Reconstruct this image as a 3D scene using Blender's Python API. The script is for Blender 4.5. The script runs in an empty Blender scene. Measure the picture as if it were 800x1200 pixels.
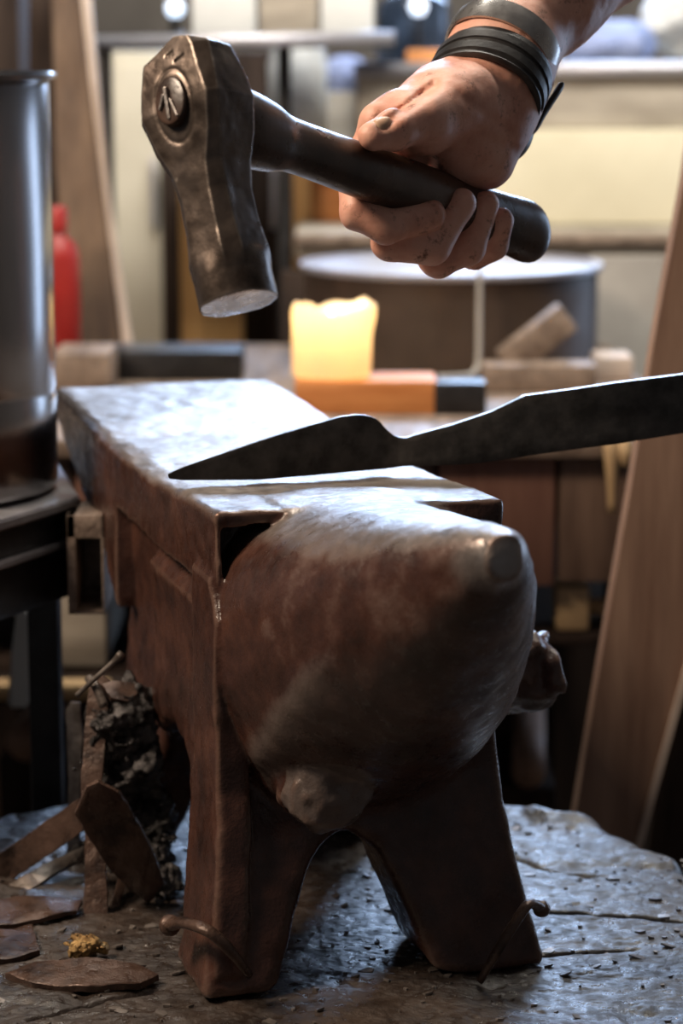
import bpy, bmesh, math, random
import numpy as np
from mathutils import Vector, Matrix
R = math.radians
S = bpy.context.scene
COL = S.collection
random.seed(7)
rng = np.random.default_rng(7)

# ------------------------------------------------------------------ camera
CAMZ = 1.05; PIT = math.atan(530/2833.33); FPX = 2833.33
cd = bpy.data.cameras.new('camera'); cam = bpy.data.objects.new('camera', cd); COL.objects.link(cam)
cam.location = (0, 0, CAMZ); cam.rotation_euler = (math.pi/2-PIT, 0, 0)
cd.sensor_fit = 'VERTICAL'; cd.sensor_height = 36; cd.lens = 85; cd.clip_start = .05
cd.dof.use_dof = True; cd.dof.focus_distance = 1.44; cd.dof.aperture_fstop = 5.8; cd.dof.aperture_blades = 9
S.camera = cam
# ------------------------------------------------------------------ world, exposure, lights
w = bpy.data.worlds.new('world'); S.world = w; w.use_nodes = True
w.node_tree.nodes['Background'].inputs[0].default_value = (.80, .78, .80, 1)
w.node_tree.nodes['Background'].inputs[1].default_value = .075
S.view_settings.view_transform = 'Standard'; S.view_settings.look = 'None'
S.view_settings.gamma = 1; S.view_settings.use_curve_mapping = False
S.view_settings.exposure = 0.25
def area(name, loc, target, sx, sy, power, color):
    l = bpy.data.lights.new(name, 'AREA'); l.shape = 'RECTANGLE'; l.size = sx; l.size_y = sy
    l.energy = power; l.color = color
    o = bpy.data.objects.new(name, l); COL.objects.link(o); o.location = loc
    o.rotation_euler = (Vector(target)-Vector(loc)).to_track_quat('-Z', 'Y').to_euler()
    return o
area('window_daylight', (.30, 4.68, 1.95), (.05, 1.5, .6), 1.2, .80, 76, (.48, .67, 1.0))
area('doorway_daylight', (2.36, 3.85, 1.05), (.0, 1.8, .8), 1.0, 1.9, 34, (.52, .70, 1.0))
area('hanging_lamp', (-1.15, 1.15, 2.0), (0, 1.45, .75), .45, .45, 31, (1.0, .79, .60))
area('workshop_lamp', (.2, 2.3, 2.3), (.25, 3.3, .8), 1.2, .35, 42, (1.0, .93, .82))

_F = np.array([0, math.cos(PIT), -math.sin(PIT)]); _U = np.array([0, math.sin(PIT), math.cos(PIT)])
def _D(x, y): return _F*FPX + np.array([1., 0, 0])*(x-400) + _U*(600-y)
def W(x, y, Y): d = _D(x, y); return np.array([0, 0, CAMZ]) + d*(Y/d[1])      # measured point at distance Y
def WZ(x, y, z): d = _D(x, y); return np.array([0, 0, CAMZ]) + d*((z-CAMZ)/d[2])   # measured point at height z

# ------------------------------------------------------------------ materials
def new_mat(name):
    m = bpy.data.materials.new(name); m.use_nodes = True
    nt = m.node_tree; b = nt.nodes['Principled BSDF']
    return m, nt, b
def nodes_noise(nt, scale, detail=5, rough=.6, stretch=(1, 1, 1), dist=0):
    tc = nt.nodes.new('ShaderNodeTexCoord'); mp = nt.nodes.new('ShaderNodeMapping')
    mp.inputs['Scale'].default_value = stretch
    n = nt.nodes.new('ShaderNodeTexNoise'); n.inputs['Scale'].default_value = scale
    n.inputs['Detail'].default_value = detail; n.inputs['Roughness'].default_value = rough
    n.inputs['Distortion'].default_value = dist
    nt.links.new(tc.outputs['Object'], mp.inputs[0]); nt.links.new(mp.outputs[0], n.inputs['Vector'])
    return n
def ramp(nt, src, stops):
    r = nt.nodes.new('ShaderNodeValToRGB'); e = r.color_ramp.elements
    while len(e) < len(stops): e.new(.5)
    for k, (p, c) in enumerate(stops):
        e[k].position = p; e[k].color = (c[0], c[1], c[2], 1) if hasattr(c, '__len__') else (c, c, c, 1)
    nt.links.new(src, r.inputs[0]); return r
def bump(nt, b, src, strength, dist=.01, prev=None):
    n = nt.nodes.new('ShaderNodeBump'); n.inputs['Strength'].default_value = strength
    n.inputs['Distance'].default_value = dist
    nt.links.new(src, n.inputs['Height'])
    if prev: nt.links.new(prev.outputs[0], n.inputs['Normal'])
    nt.links.new(n.outputs[0], b.inputs['Normal']); return n
def surf(name, c1, c2, scale=20, metal=0., r1=.4, r2=.6, bs=.3, bd=.003, stretch=(1, 1, 1), detail=6, fine=None, spec=.5, c3=None, p=(.35, .65)):
    m, nt, b = new_mat(name)
    n = nodes_noise(nt, scale, detail, .6, stretch)
    st = [(p[0], c1), (p[1], c2)]
    if c3: st = [(p[0], c1), ((p[0]+p[1])/2, c3), (p[1], c2)]
    cr = ramp(nt, n.outputs[0], st); nt.links.new(cr.outputs[0], b.inputs['Base Color'])
    n2 = nodes_noise(nt, scale*1.7, detail, .6, stretch)
    rr = ramp(nt, n2.outputs[0], [(.35, r1), (.65, r2)]); nt.links.new(rr.outputs[0], b.inputs['Roughness'])
    b.inputs['Metallic'].default_value = metal
    b.inputs['Specular IOR Level'].default_value = spec
    pv = bump(nt, b, n2.outputs[0], bs, bd)
    if fine:
        n3 = nodes_noise(nt, fine[0], 4, .65)
        bump(nt, b, n3.outputs[0], fine[1], fine[2], pv)
    return m
M = {}
def mix(nt, fac, a, bb):
    mx = nt.nodes.new('ShaderNodeMix'); mx.data_type = 'RGBA'
    nt.links.new(fac, mx.inputs[0])
    for i, s in ((6, a), (7, bb)):
        if isinstance(s, tuple): mx.inputs[i].default_value = (*s, 1)
        else: nt.links.new(s, mx.inputs[i])
    return mx.outputs[2]
def vmath(nt, op, a, bb):
    n = nt.nodes.new('ShaderNodeMath'); n.operation = op
    for i, s in ((0, a), (1, bb)):
        if isinstance(s, (int, float)): n.inputs[i].default_value = s
        else: nt.links.new(s, n.inputs[i])
    return n.outputs[0]
def anvil_mat():
    m, nt, b = new_mat('forged steel with brown patina')
    tc = nt.nodes.new('ShaderNodeTexCoord'); sp = nt.nodes.new('ShaderNodeSeparateXYZ')
    nt.links.new(tc.outputs['Object'], sp.inputs[0])
    ge = nt.nodes.new('ShaderNodeVertexColor'); ge.layer_name = 'wear_glint'       # hand polish from the smith's work, plus a painted highlight streak, per vertex
    n = nodes_noise(nt, 28, 8, .62); n2 = nodes_noise(nt, 120, 5, .6); n4 = nodes_noise(nt, 9, 5, .6)
    brown = ramp(nt, n.outputs[0], [(.3, (.022, .011, .009)), (.5, (.052, .023, .017)), (.72, (.098, .043, .029))])
    steel = ramp(nt, n4.outputs[0], [(.3, (.15, .120, .100)), (.5, (.26, .225, .205)), (.7, (.36, .34, .335))])
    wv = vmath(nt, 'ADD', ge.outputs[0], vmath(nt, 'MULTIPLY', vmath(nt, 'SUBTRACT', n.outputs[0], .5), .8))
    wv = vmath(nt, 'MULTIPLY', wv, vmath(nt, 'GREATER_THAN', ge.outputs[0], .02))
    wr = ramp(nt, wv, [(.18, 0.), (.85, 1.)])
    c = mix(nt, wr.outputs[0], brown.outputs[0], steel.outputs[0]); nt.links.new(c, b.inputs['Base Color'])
    nt.links.new(vmath(nt, 'MULTIPLY', wr.outputs[0], .85), b.inputs['Metallic'])
    rb = ramp(nt, n2.outputs[0], [(.35, .19), (.65, .44)]); nt.links.new(vmath(nt, 'ADD', rb.outputs[0], vmath(nt, 'MULTIPLY', wr.outputs[0], .13)), b.inputs['Roughness'])
    p = bump(nt, b, n.outputs[0], .35, .004); p = bump(nt, b, n2.outputs[0], .35, .0012, p)
    bump(nt, b, nodes_noise(nt, 420, 3, .6).outputs[0], .45, .0006, p)
    return m
M['anvil'] = anvil_mat()
M['blade'] = surf('scaled blade steel', (.035, .033, .031), (.095, .09, .085), 60, .55, .38, .6, .3, .001, (1, 1, 1), fine=(300, .25, .0004))
M['blade_glint'] = surf('painted edge glint', (.30, .31, .33), (.5, .5, .52), 90, .9, .25, .4, .2, .0005)
def worn_edges(m, col=(.34, .29, .25), lo=.506, hi=.545):
    nt = m.node_tree; b = nt.nodes['Principled BSDF']; g = nt.nodes.new('ShaderNodeNewGeometry'); old = b.inputs['Base Color'].links[0].from_socket
    r = ramp(nt, g.outputs['Pointiness'], [(lo, 0.), (hi, 1.)]); nt.links.new(mix(nt, r.outputs[0], old, col), b.inputs['Base Color'])
M['hammer'] = surf('hammer steel', (.055, .040, .032), (.125, .10, .086), 45, .75, .25, .42, .35, .0012, fine=(260, .2, .0004), c3=(.11, .085, .07))
worn_edges(M['hammer'])
worn_edges(M['anvil'], (.17, .105, .08), .508, .57)
M['hammer_face'] = surf('polished hammer face', (.5, .5, .52), (.72, .72, .74), 60, .95, .22, .35, .15, .0004)
M['handle'] = surf('dark oiled wood', (.022, .012, .009), (.07, .038, .025), 30, 0, .22, .42, .3, .0012, (1, 1, 1), fine=(200, .12, .0005))
M['wedge'] = surf('bright scraped wedge steel', (.25, .22, .2), (.6, .57, .55), 160, .9, .25, .5, .4, .001)
def skin_mat():
    m, nt, b = new_mat('weathered skin')
    n = nodes_noise(nt, 30, 6, .6); n2 = nodes_noise(nt, 380, 4, .6); n3 = nodes_noise(nt, 75, 8, .75)
    c = ramp(nt, n.outputs[0], [(.3, (.54, .235, .165)), (.5, (.70, .36, .265)), (.7, (.78, .46, .36))])
    g = ramp(nt, n3.outputs[0], [(.33, 0.), (.44, 1.)])
    nt.links.new(mix(nt, g.outputs[0], (.20, .085, .055), c.outputs[0]), b.inputs['Base Color'])
    b.inputs['Roughness'].default_value = .46
    b.inputs['Subsurface Weight'].default_value = .12; b.inputs['Subsurface Radius'].default_value = (.012, .004, .002)
    b.inputs['Subsurface Scale'].default_value = .6
    p = bump(nt, b, n3.outputs[0], .25, .002); bump(nt, b, n2.outputs[0], .25, .0007, p)
    return m
M['skin'] = skin_mat()
M['nail'] = surf('finger nail', (.50, .30, .20), (.62, .42, .30), 60, 0, .22, .3, .1, .0003)
M['leather'] = surf('black leather', (.010, .010, .011), (.028, .026, .026), 60, 0, .35, .55, .4, .001, fine=(500, .3, .0004))
M['bracelet'] = surf('brushed metal cuff', (.30, .29, .28), (.5, .48, .46), 30, .9, .22, .38, .1, .0004)
def stump_mat():
    m, nt, b = new_mat('wet soot stained end grain')
    n = nodes_noise(nt, 14, 9, .68); n2 = nodes_noise(nt, 90, 7, .65); n3 = nodes_noise(nt, 300, 4, .6)
    c = ramp(nt, n.outputs[0], [(.3, (.012, .009, .008)), (.5, (.036, .026, .021)), (.7, (.080, .060, .049))])
    nt.links.new(c.outputs[0], b.inputs['Base Color'])
    r = ramp(nt, n2.outputs[0], [(.36, .15), (.60, .62)]); nt.links.new(r.outputs[0], b.inputs['Roughness'])
    b.inputs['Specular IOR Level'].default_value = .75
    p = bump(nt, b, n.outputs[0], .2, .004); p = bump(nt, b, n2.outputs[0], .55, .003, p); bump(nt, b, n3.outputs[0], .6, .0012, p)
    return m
M['stump'] = stump_mat()
M['bark'] = surf('dark bark', (.02, .014, .01), (.07, .048, .035), 12, 0, .6, .9, .9, .01, (4, 4, .6))
M['rust'] = surf('rusty scale iron', (.028, .017, .014), (.115, .070, .053), 45, .3, .22, .5, .7, .003, fine=(260, .4, .0008), c3=(.08, .048, .036))
M['rust_light'] = surf('grey scale iron', (.085, .068, .058), (.28, .25, .23), 60, .45, .3, .5, .5, .002, fine=(260, .4, .0008))
M['clinker'] = surf('slag clinker', (.010, .009, .009), (.16, .15, .15), 70, .45, .18, .5, .9, .006, fine=(240, .6, .002), p=(.42, .72))
M['brass'] = surf('golden slag', (.16, .085, .03), (.52, .35, .15), 160, .75, .25, .5, .9, .003)
M['stainless'] = surf('stainless sheet', (.17, .155, .15), (.25, .235, .23), 6, 1., .17, .26, .05, .0005, (1, 1, .2))
M['black_steel'] = surf('black steel', (.012, .012, .013), (.035, .034, .036), 20, .4, .28, .5, .2, .001)
M['pot'] = surf('sooty pot enamel', (.038, .024, .016), (.075, .048, .034), 9, .2, .45, .6, .2, .001)
M['water'] = surf('milky quench surface', (.86, .86, .90), (.92, .92, .95), 6, 0, .4, .5, .05, .001)
M['wood_orange'] = surf('warm pine block', (.46, .16, .04), (.66, .28, .09), 8, 0, .5, .7, .2, .001, (1, 4, 6))
M['wood_brown'] = surf('brown board', (.075, .042, .028), (.16, .10, .070), 7, 0, .5, .75, .3, .002, (6, 6, .6))
M['wood_plank'] = surf('umber plank', (.055, .030, .018), (.13, .080, .048), 7, 0, .6, .8, .3, .002, (6, 6, .6))
M['wood_post'] = surf('weathered post', (.20, .115, .08), (.36, .235, .17), 5, 0, .5, .75, .3, .002, (7, 7, .7))
M['wood_grey'] = surf('greyed wood', (.12, .085, .065), (.27, .205, .16), 7, 0, .5, .7, .3, .002, (6, 1, 6))
M['wood_edge'] = surf('pale sawn edge', (.42, .33, .27), (.60, .50, .43), 8, 0, .5, .7, .1, .001)
M['wood_yellow'] = surf('yellow board', (.52, .29, .10), (.68, .42, .17), 5, 0, .5, .7, .1, .001, (5, 5, .6))
M['cream'] = surf('cream paint', (.52, .49, .40), (.66, .63, .53), 5, 0, .4, .6, .1, .001)
M['cream_warm'] = surf('warm cream sheet', (.60, .56, .42), (.74, .70, .55), 3, 0, .45, .6, .08, .001)
M['grey'] = surf('dusty grey', (.28, .26, .24), (.42, .40, .37), 6, .1, .4, .6, .1, .001)
M['greige'] = surf('grey brown board', (.26, .23, .19), (.42, .38, .32), 8, 0, .45, .65, .2, .001, (1, 1, 5))
M['pale_steel'] = surf('pale steel edge', (.40, .40, .45), (.56, .56, .62), 8, .5, .3, .45, .1, .001)
M['white'] = surf('off white plastic', (.50, .52, .53), (.64, .66, .66), 5, 0, .35, .5, .05, .001)
M['blue'] = surf('blue cloth', (.20, .27, .52), (.42, .50, .78), 9, 0, .8, .9, .4, .006)
M['navy'] = surf('dark glass blue', (.02, .03, .05), (.05, .07, .11), 9, .2, .15, .3, .05, .001)
M['red'] = surf('red enamel', (.24, .012, .01), (.36, .022, .018), 9, 0, .35, .5, .05, .001)
M['wood_edge_brown'] = surf('reddish board', (.12, .05, .035), (.20, .10, .07), 9, 0, .5, .7, .2, .002, (6, 6, .6))
M['dark'] = surf('soot dark wood', (.018, .012, .010), (.048, .032, .025), 8, 0, .75, .9, .3, .003, (5, 5, .7), spec=.2)
M['worn_steel'] = surf('worn grey steel plate', (.20, .19, .20), (.42, .41, .43), 16, .7, .3, .5, .3, .001)
M['rust_tube'] = surf('crusted rusty tube', (.12, .085, .065), (.38, .30, .25), 60, .1, .4, .7, .7, .003)
M['tan'] = surf('tan wood', (.34, .22, .11), (.50, .35, .19), 9, 0, .5, .7, .2, .002)
M['floor'] = surf('packed dirt floor', (.035, .025, .02), (.085, .065, .05), 4, 0, .6, .9, .6, .02, detail=9)
M['wall'] = surf('smoky plaster', (.13, .115, .10), (.23, .205, .175), 2.2, 0, .7, .9, .3, .01)
def plain(name, col, rough=.4, metal=0, emit=None, es=0):
    m, nt, b = new_mat(name); b.inputs['Base Color'].default_value = (*col, 1)
    b.inputs['Roughness'].default_value = rough; b.inputs['Metallic'].default_value = metal
    if emit: b.inputs['Emission Color'].default_value = (*emit, 1); b.inputs['Emission Strength'].default_value = es
    return m
M['bulb'] = plain('lit frosted bulb', (.9, .9, .9), .3, 0, (.62, .78, 1.0), 1.6)
M['flame'] = plain('candle flame', (1, .8, .4), .5, 0, (1.0, .62, .22), 9)
M['wick'] = plain('burnt wick', (.01, .008, .006), .9)
def wax():
    m = bpy.data.materials.new('glowing wax'); m.use_nodes = True; nt = m.node_tree; b = nt.nodes['Principled BSDF']
    b.inputs['Base Color'].default_value = (.95, .80, .55, 1); b.inputs['Roughness'].default_value = .45
    t = nt.nodes.new('ShaderNodeBsdfTranslucent'); t.inputs[0].default_value = (1.0, .86, .62, 1)
    mx = nt.nodes.new('ShaderNodeMixShader'); n = nodes_noise(nt, 25, 3)
    rr = ramp(nt, n.outputs[0], [(.3, .5), (.7, .7)])
    nt.links.new(rr.outputs[0], mx.inputs[0]); nt.links.new(b.outputs[0], mx.inputs[1]); nt.links.new(t.outputs[0], mx.inputs[2])
    nt.links.new(mx.outputs[0], nt.nodes['Material Output'].inputs[0]); return m
M['wax'] = wax()

# ------------------------------------------------------------------ object helpers
def thing(name, label, cat, loc=(0, 0, 0), rotz=0, group=None):
    o = bpy.data.objects.new(name, None); COL.objects.link(o); o.empty_display_size = .05
    o.location = loc; o.rotation_euler = (0, 0, rotz); o['label'] = label; o['category'] = cat
    if group: o['group'] = group
    return o
def tag(o, label, cat, group=None, kind=None):
    if label: o['label'] = label
    if cat: o['category'] = cat
    if group: o['group'] = group
    if kind: o['kind'] = kind
    return o
def link(name, me, mat, parent=None, smooth=True):
    o = bpy.data.objects.new(name, me); COL.objects.link(o)
    if mat: me.materials.append(mat)
    if parent: o.parent = parent
    if smooth: me.polygons.foreach_set('use_smooth', [True]*len(me.polygons))
    return o
def from_arr(name, V, Fc, mat, parent=None, smooth=True):
    me = bpy.data.meshes.new(name); me.from_pydata(V if isinstance(V, list) else V.tolist(), [], Fc if isinstance(Fc, list) else Fc.tolist()); me.update()
    return link(name, me, mat, parent, smooth)
def bm_obj(name, bm, mat, parent=None, smooth=False, angle=None):
    bmesh.ops.recalc_face_normals(bm, faces=bm.faces)
    me = bpy.data.meshes.new(name); bm.to_mesh(me); bm.free()
    o = link(name, me, mat, parent, smooth or angle is not None)
    if angle is not None: me.set_sharp_from_angle(angle=R(angle))
    return o
def bm_box(bm, x0, x1, y0, y1, z0, z1, bev=.002, mtx=None, seg=2):
    t = bmesh.new(); bmesh.ops.create_cube(t, size=1)
    for v in t.verts: v.co = Vector(((x0+x1)/2+v.co.x*(x1-x0), (y0+y1)/2+v.co.y*(y1-y0), (z0+z1)/2+v.co.z*(z1-z0)))
    if bev: bmesh.ops.bevel(t, geom=t.edges[:], offset=bev, segments=seg, affect='EDGES', profile=.6)
    if mtx: bmesh.ops.transform(t, matrix=mtx, verts=t.verts)
    me = bpy.data.meshes.new('t'); t.to_mesh(me); t.free(); bm.from_mesh(me); bpy.data.meshes.remove(me)
def box(name, x0, x1, y0, y1, z0, z1, mat, parent=None, bev=.003, mtx=None):
    bm = bmesh.new(); bm_box(bm, x0, x1, y0, y1, z0, z1, bev, mtx); return bm_obj(name, bm, mat, parent, angle=40)
def bm_lathe(bm, prof, n=48, c=(0, 0, 0), jit=None):
    rings = []
    for k, (r, z) in enumerate(prof):
        ring = []
        for i in range(n):
            a = 2*math.pi*i/n; rr = r*(1+(jit(a, k) if jit else 0)); ring.append(bm.verts.new((c[0]+rr*math.cos(a), c[1]+rr*math.sin(a), c[2]+z)))
        rings.append(ring)
    for a, b in zip(rings, rings[1:]):
        for i in range(n): bm.faces.new((a[i], a[(i+1) % n], b[(i+1) % n], b[i]))
    for ring in (rings[0], rings[-1]):
        if (ring[0].co-ring[n//2].co).length > 1e-5: bm.faces.new(ring)
def lathe(name, prof, mat, parent=None, n=48, c=(0, 0, 0), jit=None, angle=45):
    bm = bmesh.new(); bm_lathe(bm, prof, n, c, jit); return bm_obj(name, bm, mat, parent, angle=angle)
def tube_mesh(pts, rad, n=14, cap=True, flat=None, up=(0, 0, 1)):
    """swept tube; rad: float or list; flat = (a,b) elliptical multipliers"""
    P = [Vector(p) for p in pts]; m = len(P); rad = [rad]*m if not hasattr(rad, '__len__') else rad
    bm = bmesh.new(); rings = []
    prev = None
    for k in range(m):
        t = (P[min(k+1, m-1)]-P[max(k-1, 0)]).normalized()
        if prev is None:
            u = Vector(up); 
            if abs(u.dot(t)) > .95: u = Vector((1, 0, 0))
            a = (u-t*u.dot(t)).normalized()
        else: a = (prev-t*prev.dot(t)).normalized()
        prev = a; b = t.cross(a)
        fa, fb = flat if flat else (1, 1)
        rings.append([bm.verts.new(P[k]+a*math.cos(2*math.pi*i/n)*rad[k]*fa+b*math.sin(2*math.pi*i/n)*rad[k]*fb) for i in range(n)])
    for a, b in zip(rings, rings[1:]):
        for i in range(n): bm.faces.new((a[i], a[(i+1) % n], b[(i+1) % n], b[i]))
    if cap: bm.faces.new(rings[0]); bm.faces.new(rings[-1])
    return bm
def spline(pts, n=8):
    P = [np.array(p, float) for p in pts]; P = [2*P[0]-P[1]]+P+[2*P[-1]-P[-2]]; out = []
    for i in range(1, len(P)-2):
        for k in range(n):
            t = k/n; a, b, c, d = P[i-1:i+3]
            out.append(.5*((2*b)+(-a+c)*t+(2*a-5*b+4*c-d)*t*t+(-a+3*b-3*c+d)*t**3))
    out.append(P[-2]); return out
# --- value noise
_L = rng.random((64, 64, 64)).astype(np.float32)
def vnoise(X, Y, Z, s):
    x, y, z = X*s+100, Y*s+100, Z*s+100
    i, j, k = np.floor(x).astype(np.int32), np.floor(y).astype(np.int32), np.floor(z).astype(np.int32)
    fx, fy, fz = x-i, y-j, z-k
    fx = fx*fx*(3-2*fx); fy = fy*fy*(3-2*fy); fz = fz*fz*(3-2*fz)
    i &= 63; j &= 63; k &= 63; i1, j1, k1 = (i+1) & 63, (j+1) & 63, (k+1) & 63
    c = lambda a, b, d: _L[a, b, d]
    return ((c(i, j, k)*(1-fx)+c(i1, j, k)*fx)*(1-fy)+(c(i, j1, k)*(1-fx)+c(i1, j1, k)*fx)*fy)*(1-fz) + \
           ((c(i, j, k1)*(1-fx)+c(i1, j, k1)*fx)*(1-fy)+(c(i, j1, k1)*(1-fx)+c(i1, j1, k1)*fx)*fy)*fz - .5
def fbm(X, Y, Z, s, o=3):
    r = 0; a = 1
    for k in range(o): r = r+a*vnoise(X+3.1*k, Y, Z, s*2**k); a *= .5
    return r
# --- solid modelling on a grid, skinned with surface nets
class Solid:
    def __init__(s, lo, hi, h):
        s.lo = np.array(lo, float); s.h = h
        s.n = np.ceil((np.array(hi)-s.lo)/h).astype(int)+1
        s.F = np.full(s.n, .05, np.float32)
        s.ax = [s.lo[k]+h*np.arange(s.n[k]) for k in range(3)]
    def sub(s, lo, hi):
        sl = []
        for k in range(3):
            a = max(0, int((lo[k]-s.lo[k])/s.h)); b = min(s.n[k], int((hi[k]-s.lo[k])/s.h)+2); sl.append(slice(a, max(a, b)))
        sl = tuple(sl); return sl, np.meshgrid(*[s.ax[k][sl[k]] for k in range(3)], indexing='ij')
    def smin(s, sl, d, k):
        A = s.F[sl]
        if k <= 0: s.F[sl] = np.minimum(A, d); return
        hh = np.clip(.5+.5*(A-d)/k, 0, 1); s.F[sl] = A*(1-hh)+d*hh-k*hh*(1-hh)
    def cap(s, a, b, ra, rb, k=.004):
        a = np.array(a, float); b = np.array(b, float); pad = max(ra, rb)+k+.006
        sl, (X, Y, Z) = s.sub(np.minimum(a, b)-pad, np.maximum(a, b)+pad)
        if X.size == 0: return
        ab = b-a; t = np.clip(((X-a[0])*ab[0]+(Y-a[1])*ab[1]+(Z-a[2])*ab[2])/max(ab@ab, 1e-12), 0, 1)
        d = np.sqrt((X-a[0]-t*ab[0])**2+(Y-a[1]-t*ab[1])**2+(Z-a[2]-t*ab[2])**2)-(ra+(rb-ra)*t)
        s.smin(sl, d, k)
    def ell(s, c, r, axes=None, k=.006):
        c = np.array(c, float); r = np.array(r, float); pad = r.max()+k+.006
        sl, (X, Y, Z) = s.sub(c-pad, c+pad); X = X-c[0]; Y = Y-c[1]; Z = Z-c[2]
        A = np.eye(3) if axes is None else np.array(axes)
        q = [X*A[i][0]+Y*A[i][1]+Z*A[i][2] for i in range(3)]
        k0 = np.sqrt(sum((q[i]/r[i])**2 for i in range(3))); k1 = np.sqrt(sum((q[i]/r[i]**2)**2 for i in range(3)))+1e-9
        s.smin(sl, k0*(k0-1)/k1, k)
    def mesh(s):
        F = s.F; I = F < 0; n = F.shape
        c = [I[a:n[0]-1+a, b:n[1]-1+b, d:n[2]-1+d] for a in (0, 1) for b in (0, 1) for d in (0, 1)]
        cnt = sum(x.astype(np.int8) for x in c); act = (cnt > 0) & (cnt < 8)
        idx = np.argwhere(act); vid = np.full(act.shape, -1, np.int64); vid[act] = np.arange(len(idx))
        acc = np.zeros((len(idx), 3)); num = np.zeros(len(idx))
        co = [(a, b, d) for a in (0, 1) for b in (0, 1) for d in (0, 1)]
        for p in co:
            for ax in range(3):
                if p[ax]: continue
                q = list(p); q[ax] = 1
                fa = F[idx[:, 0]+p[0], idx[:, 1]+p[1], idx[:, 2]+p[2]]; fb = F[idx[:, 0]+q[0], idx[:, 1]+q[1], idx[:, 2]+q[2]]
                mk = (fa < 0) != (fb < 0); t = np.where(mk, fa/(fa-fb+1e-12), 0)
                pt = np.array(p, float)[None, :].repeat(len(idx), 0); pt[:, ax] += t
                acc += pt*mk[:, None]; num += mk
        V = s.lo+(idx+acc/np.maximum(num, 1)[:, None])*s.h
        quads = []
        for ax in range(3):
            u, v = (ax+1) % 3, (ax+2) % 3
            A = np.take(I, range(n[ax]-1), ax); B = np.take(I, range(1, n[ax]), ax)
            e = np.argwhere(A != B); e = e[(e[:, u] > 0) & (e[:, v] > 0) & (e[:, u] < n[u]-1) & (e[:, v] < n[v]-1)]
            ins = A[e[:, 0], e[:, 1], e[:, 2]]
            def g(du, dv):
                f = e.copy(); f[:, u] -= du; f[:, v] -= dv; return vid[f[:, 0], f[:, 1], f[:, 2]]
            q = np.stack([g(1, 1), g(0, 1), g(0, 0), g(1, 0)], 1)
            q[~ins] = q[~ins][:, ::-1]; quads.append(q)
        Q = np.concatenate(quads); Q = Q[(Q >= 0).all(1)]
        return V, Q
def mesh_fast(name, V, Q):
    me = bpy.data.meshes.new(name); me.vertices.add(len(V)); me.vertices.foreach_set('co', np.ascontiguousarray(V, np.float32).ravel())
    me.loops.add(Q.size); me.loops.foreach_set('vertex_index', Q.astype(np.int32).ravel())
    me.polygons.add(len(Q)); me.polygons.foreach_set('loop_start', np.arange(0, Q.size, Q.shape[1], dtype=np.int32))
    me.polygons.foreach_set('use_smooth', np.ones(len(Q), bool)); me.update(calc_edges=True); return me
def vnormals(V, Q):
    N = np.zeros_like(V); fn = np.cross(V[Q[:, 2]]-V[Q[:, 0]], V[Q[:, 3]]-V[Q[:, 1]])
    for k in range(4): np.add.at(N, Q[:, k], fn)
    return N/np.maximum(np.linalg.norm(N, axis=1), 1e-12)[:, None]
def solid_parts(V, Q, classes, names, mats, parent, wear_glint=None):
    N = vnormals(V, Q); out = {}
    fc = V[Q].mean(1); cls = classes(fc, N[Q].mean(1))
    for c, nm in enumerate(names):
        q = Q[cls == c]
        if not len(q): continue
        u, inv = np.unique(q, return_inverse=True); me = mesh_fast(nm, V[u], inv.reshape(q.shape))
        if wear_glint is not None:
            at = me.color_attributes.new('wear_glint', 'FLOAT_COLOR', 'POINT'); wv = wear_glint(V[u], N[u])
            at.data.foreach_set('color', np.stack([wv, wv, wv, np.ones_like(wv)], 1).astype(np.float32).ravel())
        o = link(nm, me, mats[c], parent, False); me.normals_split_custom_set_from_vertices(N[u].tolist()); out.setdefault(nm, []).append(o)
    return out

# ------------------------------------------------------------------ the room
def struct(name, *a, **k):
    o = box(name, *a, **k); o['kind'] = 'structure'; return o
struct('floor', -2.4, 2.4, -.6, 4.9, -.1, 0, M['floor'], bev=0)
struct('wall_back', -2.4, 2.4, 4.8, 4.9, 0, 2.6, M['wall'], bev=0)
def window_frame():
    bm = bmesh.new()
    for a in ((-.38, -.31, 1.47, 2.43), (.91, .98, 1.47, 2.43), (-.38, .98, 2.36, 2.43), (-.38, .98, 1.47, 1.54)):
        bm_box(bm, a[0], a[1], 4.70, 4.80, a[2], a[3], .004)
    o = bm_obj('window_1', bm, M['wood_brown'], None, angle=40); o['kind'] = 'structure'
window_frame()
def door_frame():
    bm = bmesh.new()
    for a in ((3.24, 3.32, 0, 2.12), (4.38, 4.46, 0, 2.12), (3.24, 4.46, 2.04, 2.12)): bm_box(bm, 2.33, 2.40, a[0], a[1], a[2], a[3], .004)
    o = bm_obj('door_1', bm, M['wood_brown'], None, angle=40); o['kind'] = 'structure'
door_frame()
struct('wall_left', -2.5, -2.4, -.6, 4.9, 0, 2.6, M['wall'], bev=0)
struct('wall_right', 2.4, 2.5, -.6, 4.9, 0, 2.6, M['wall'], bev=0)

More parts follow.
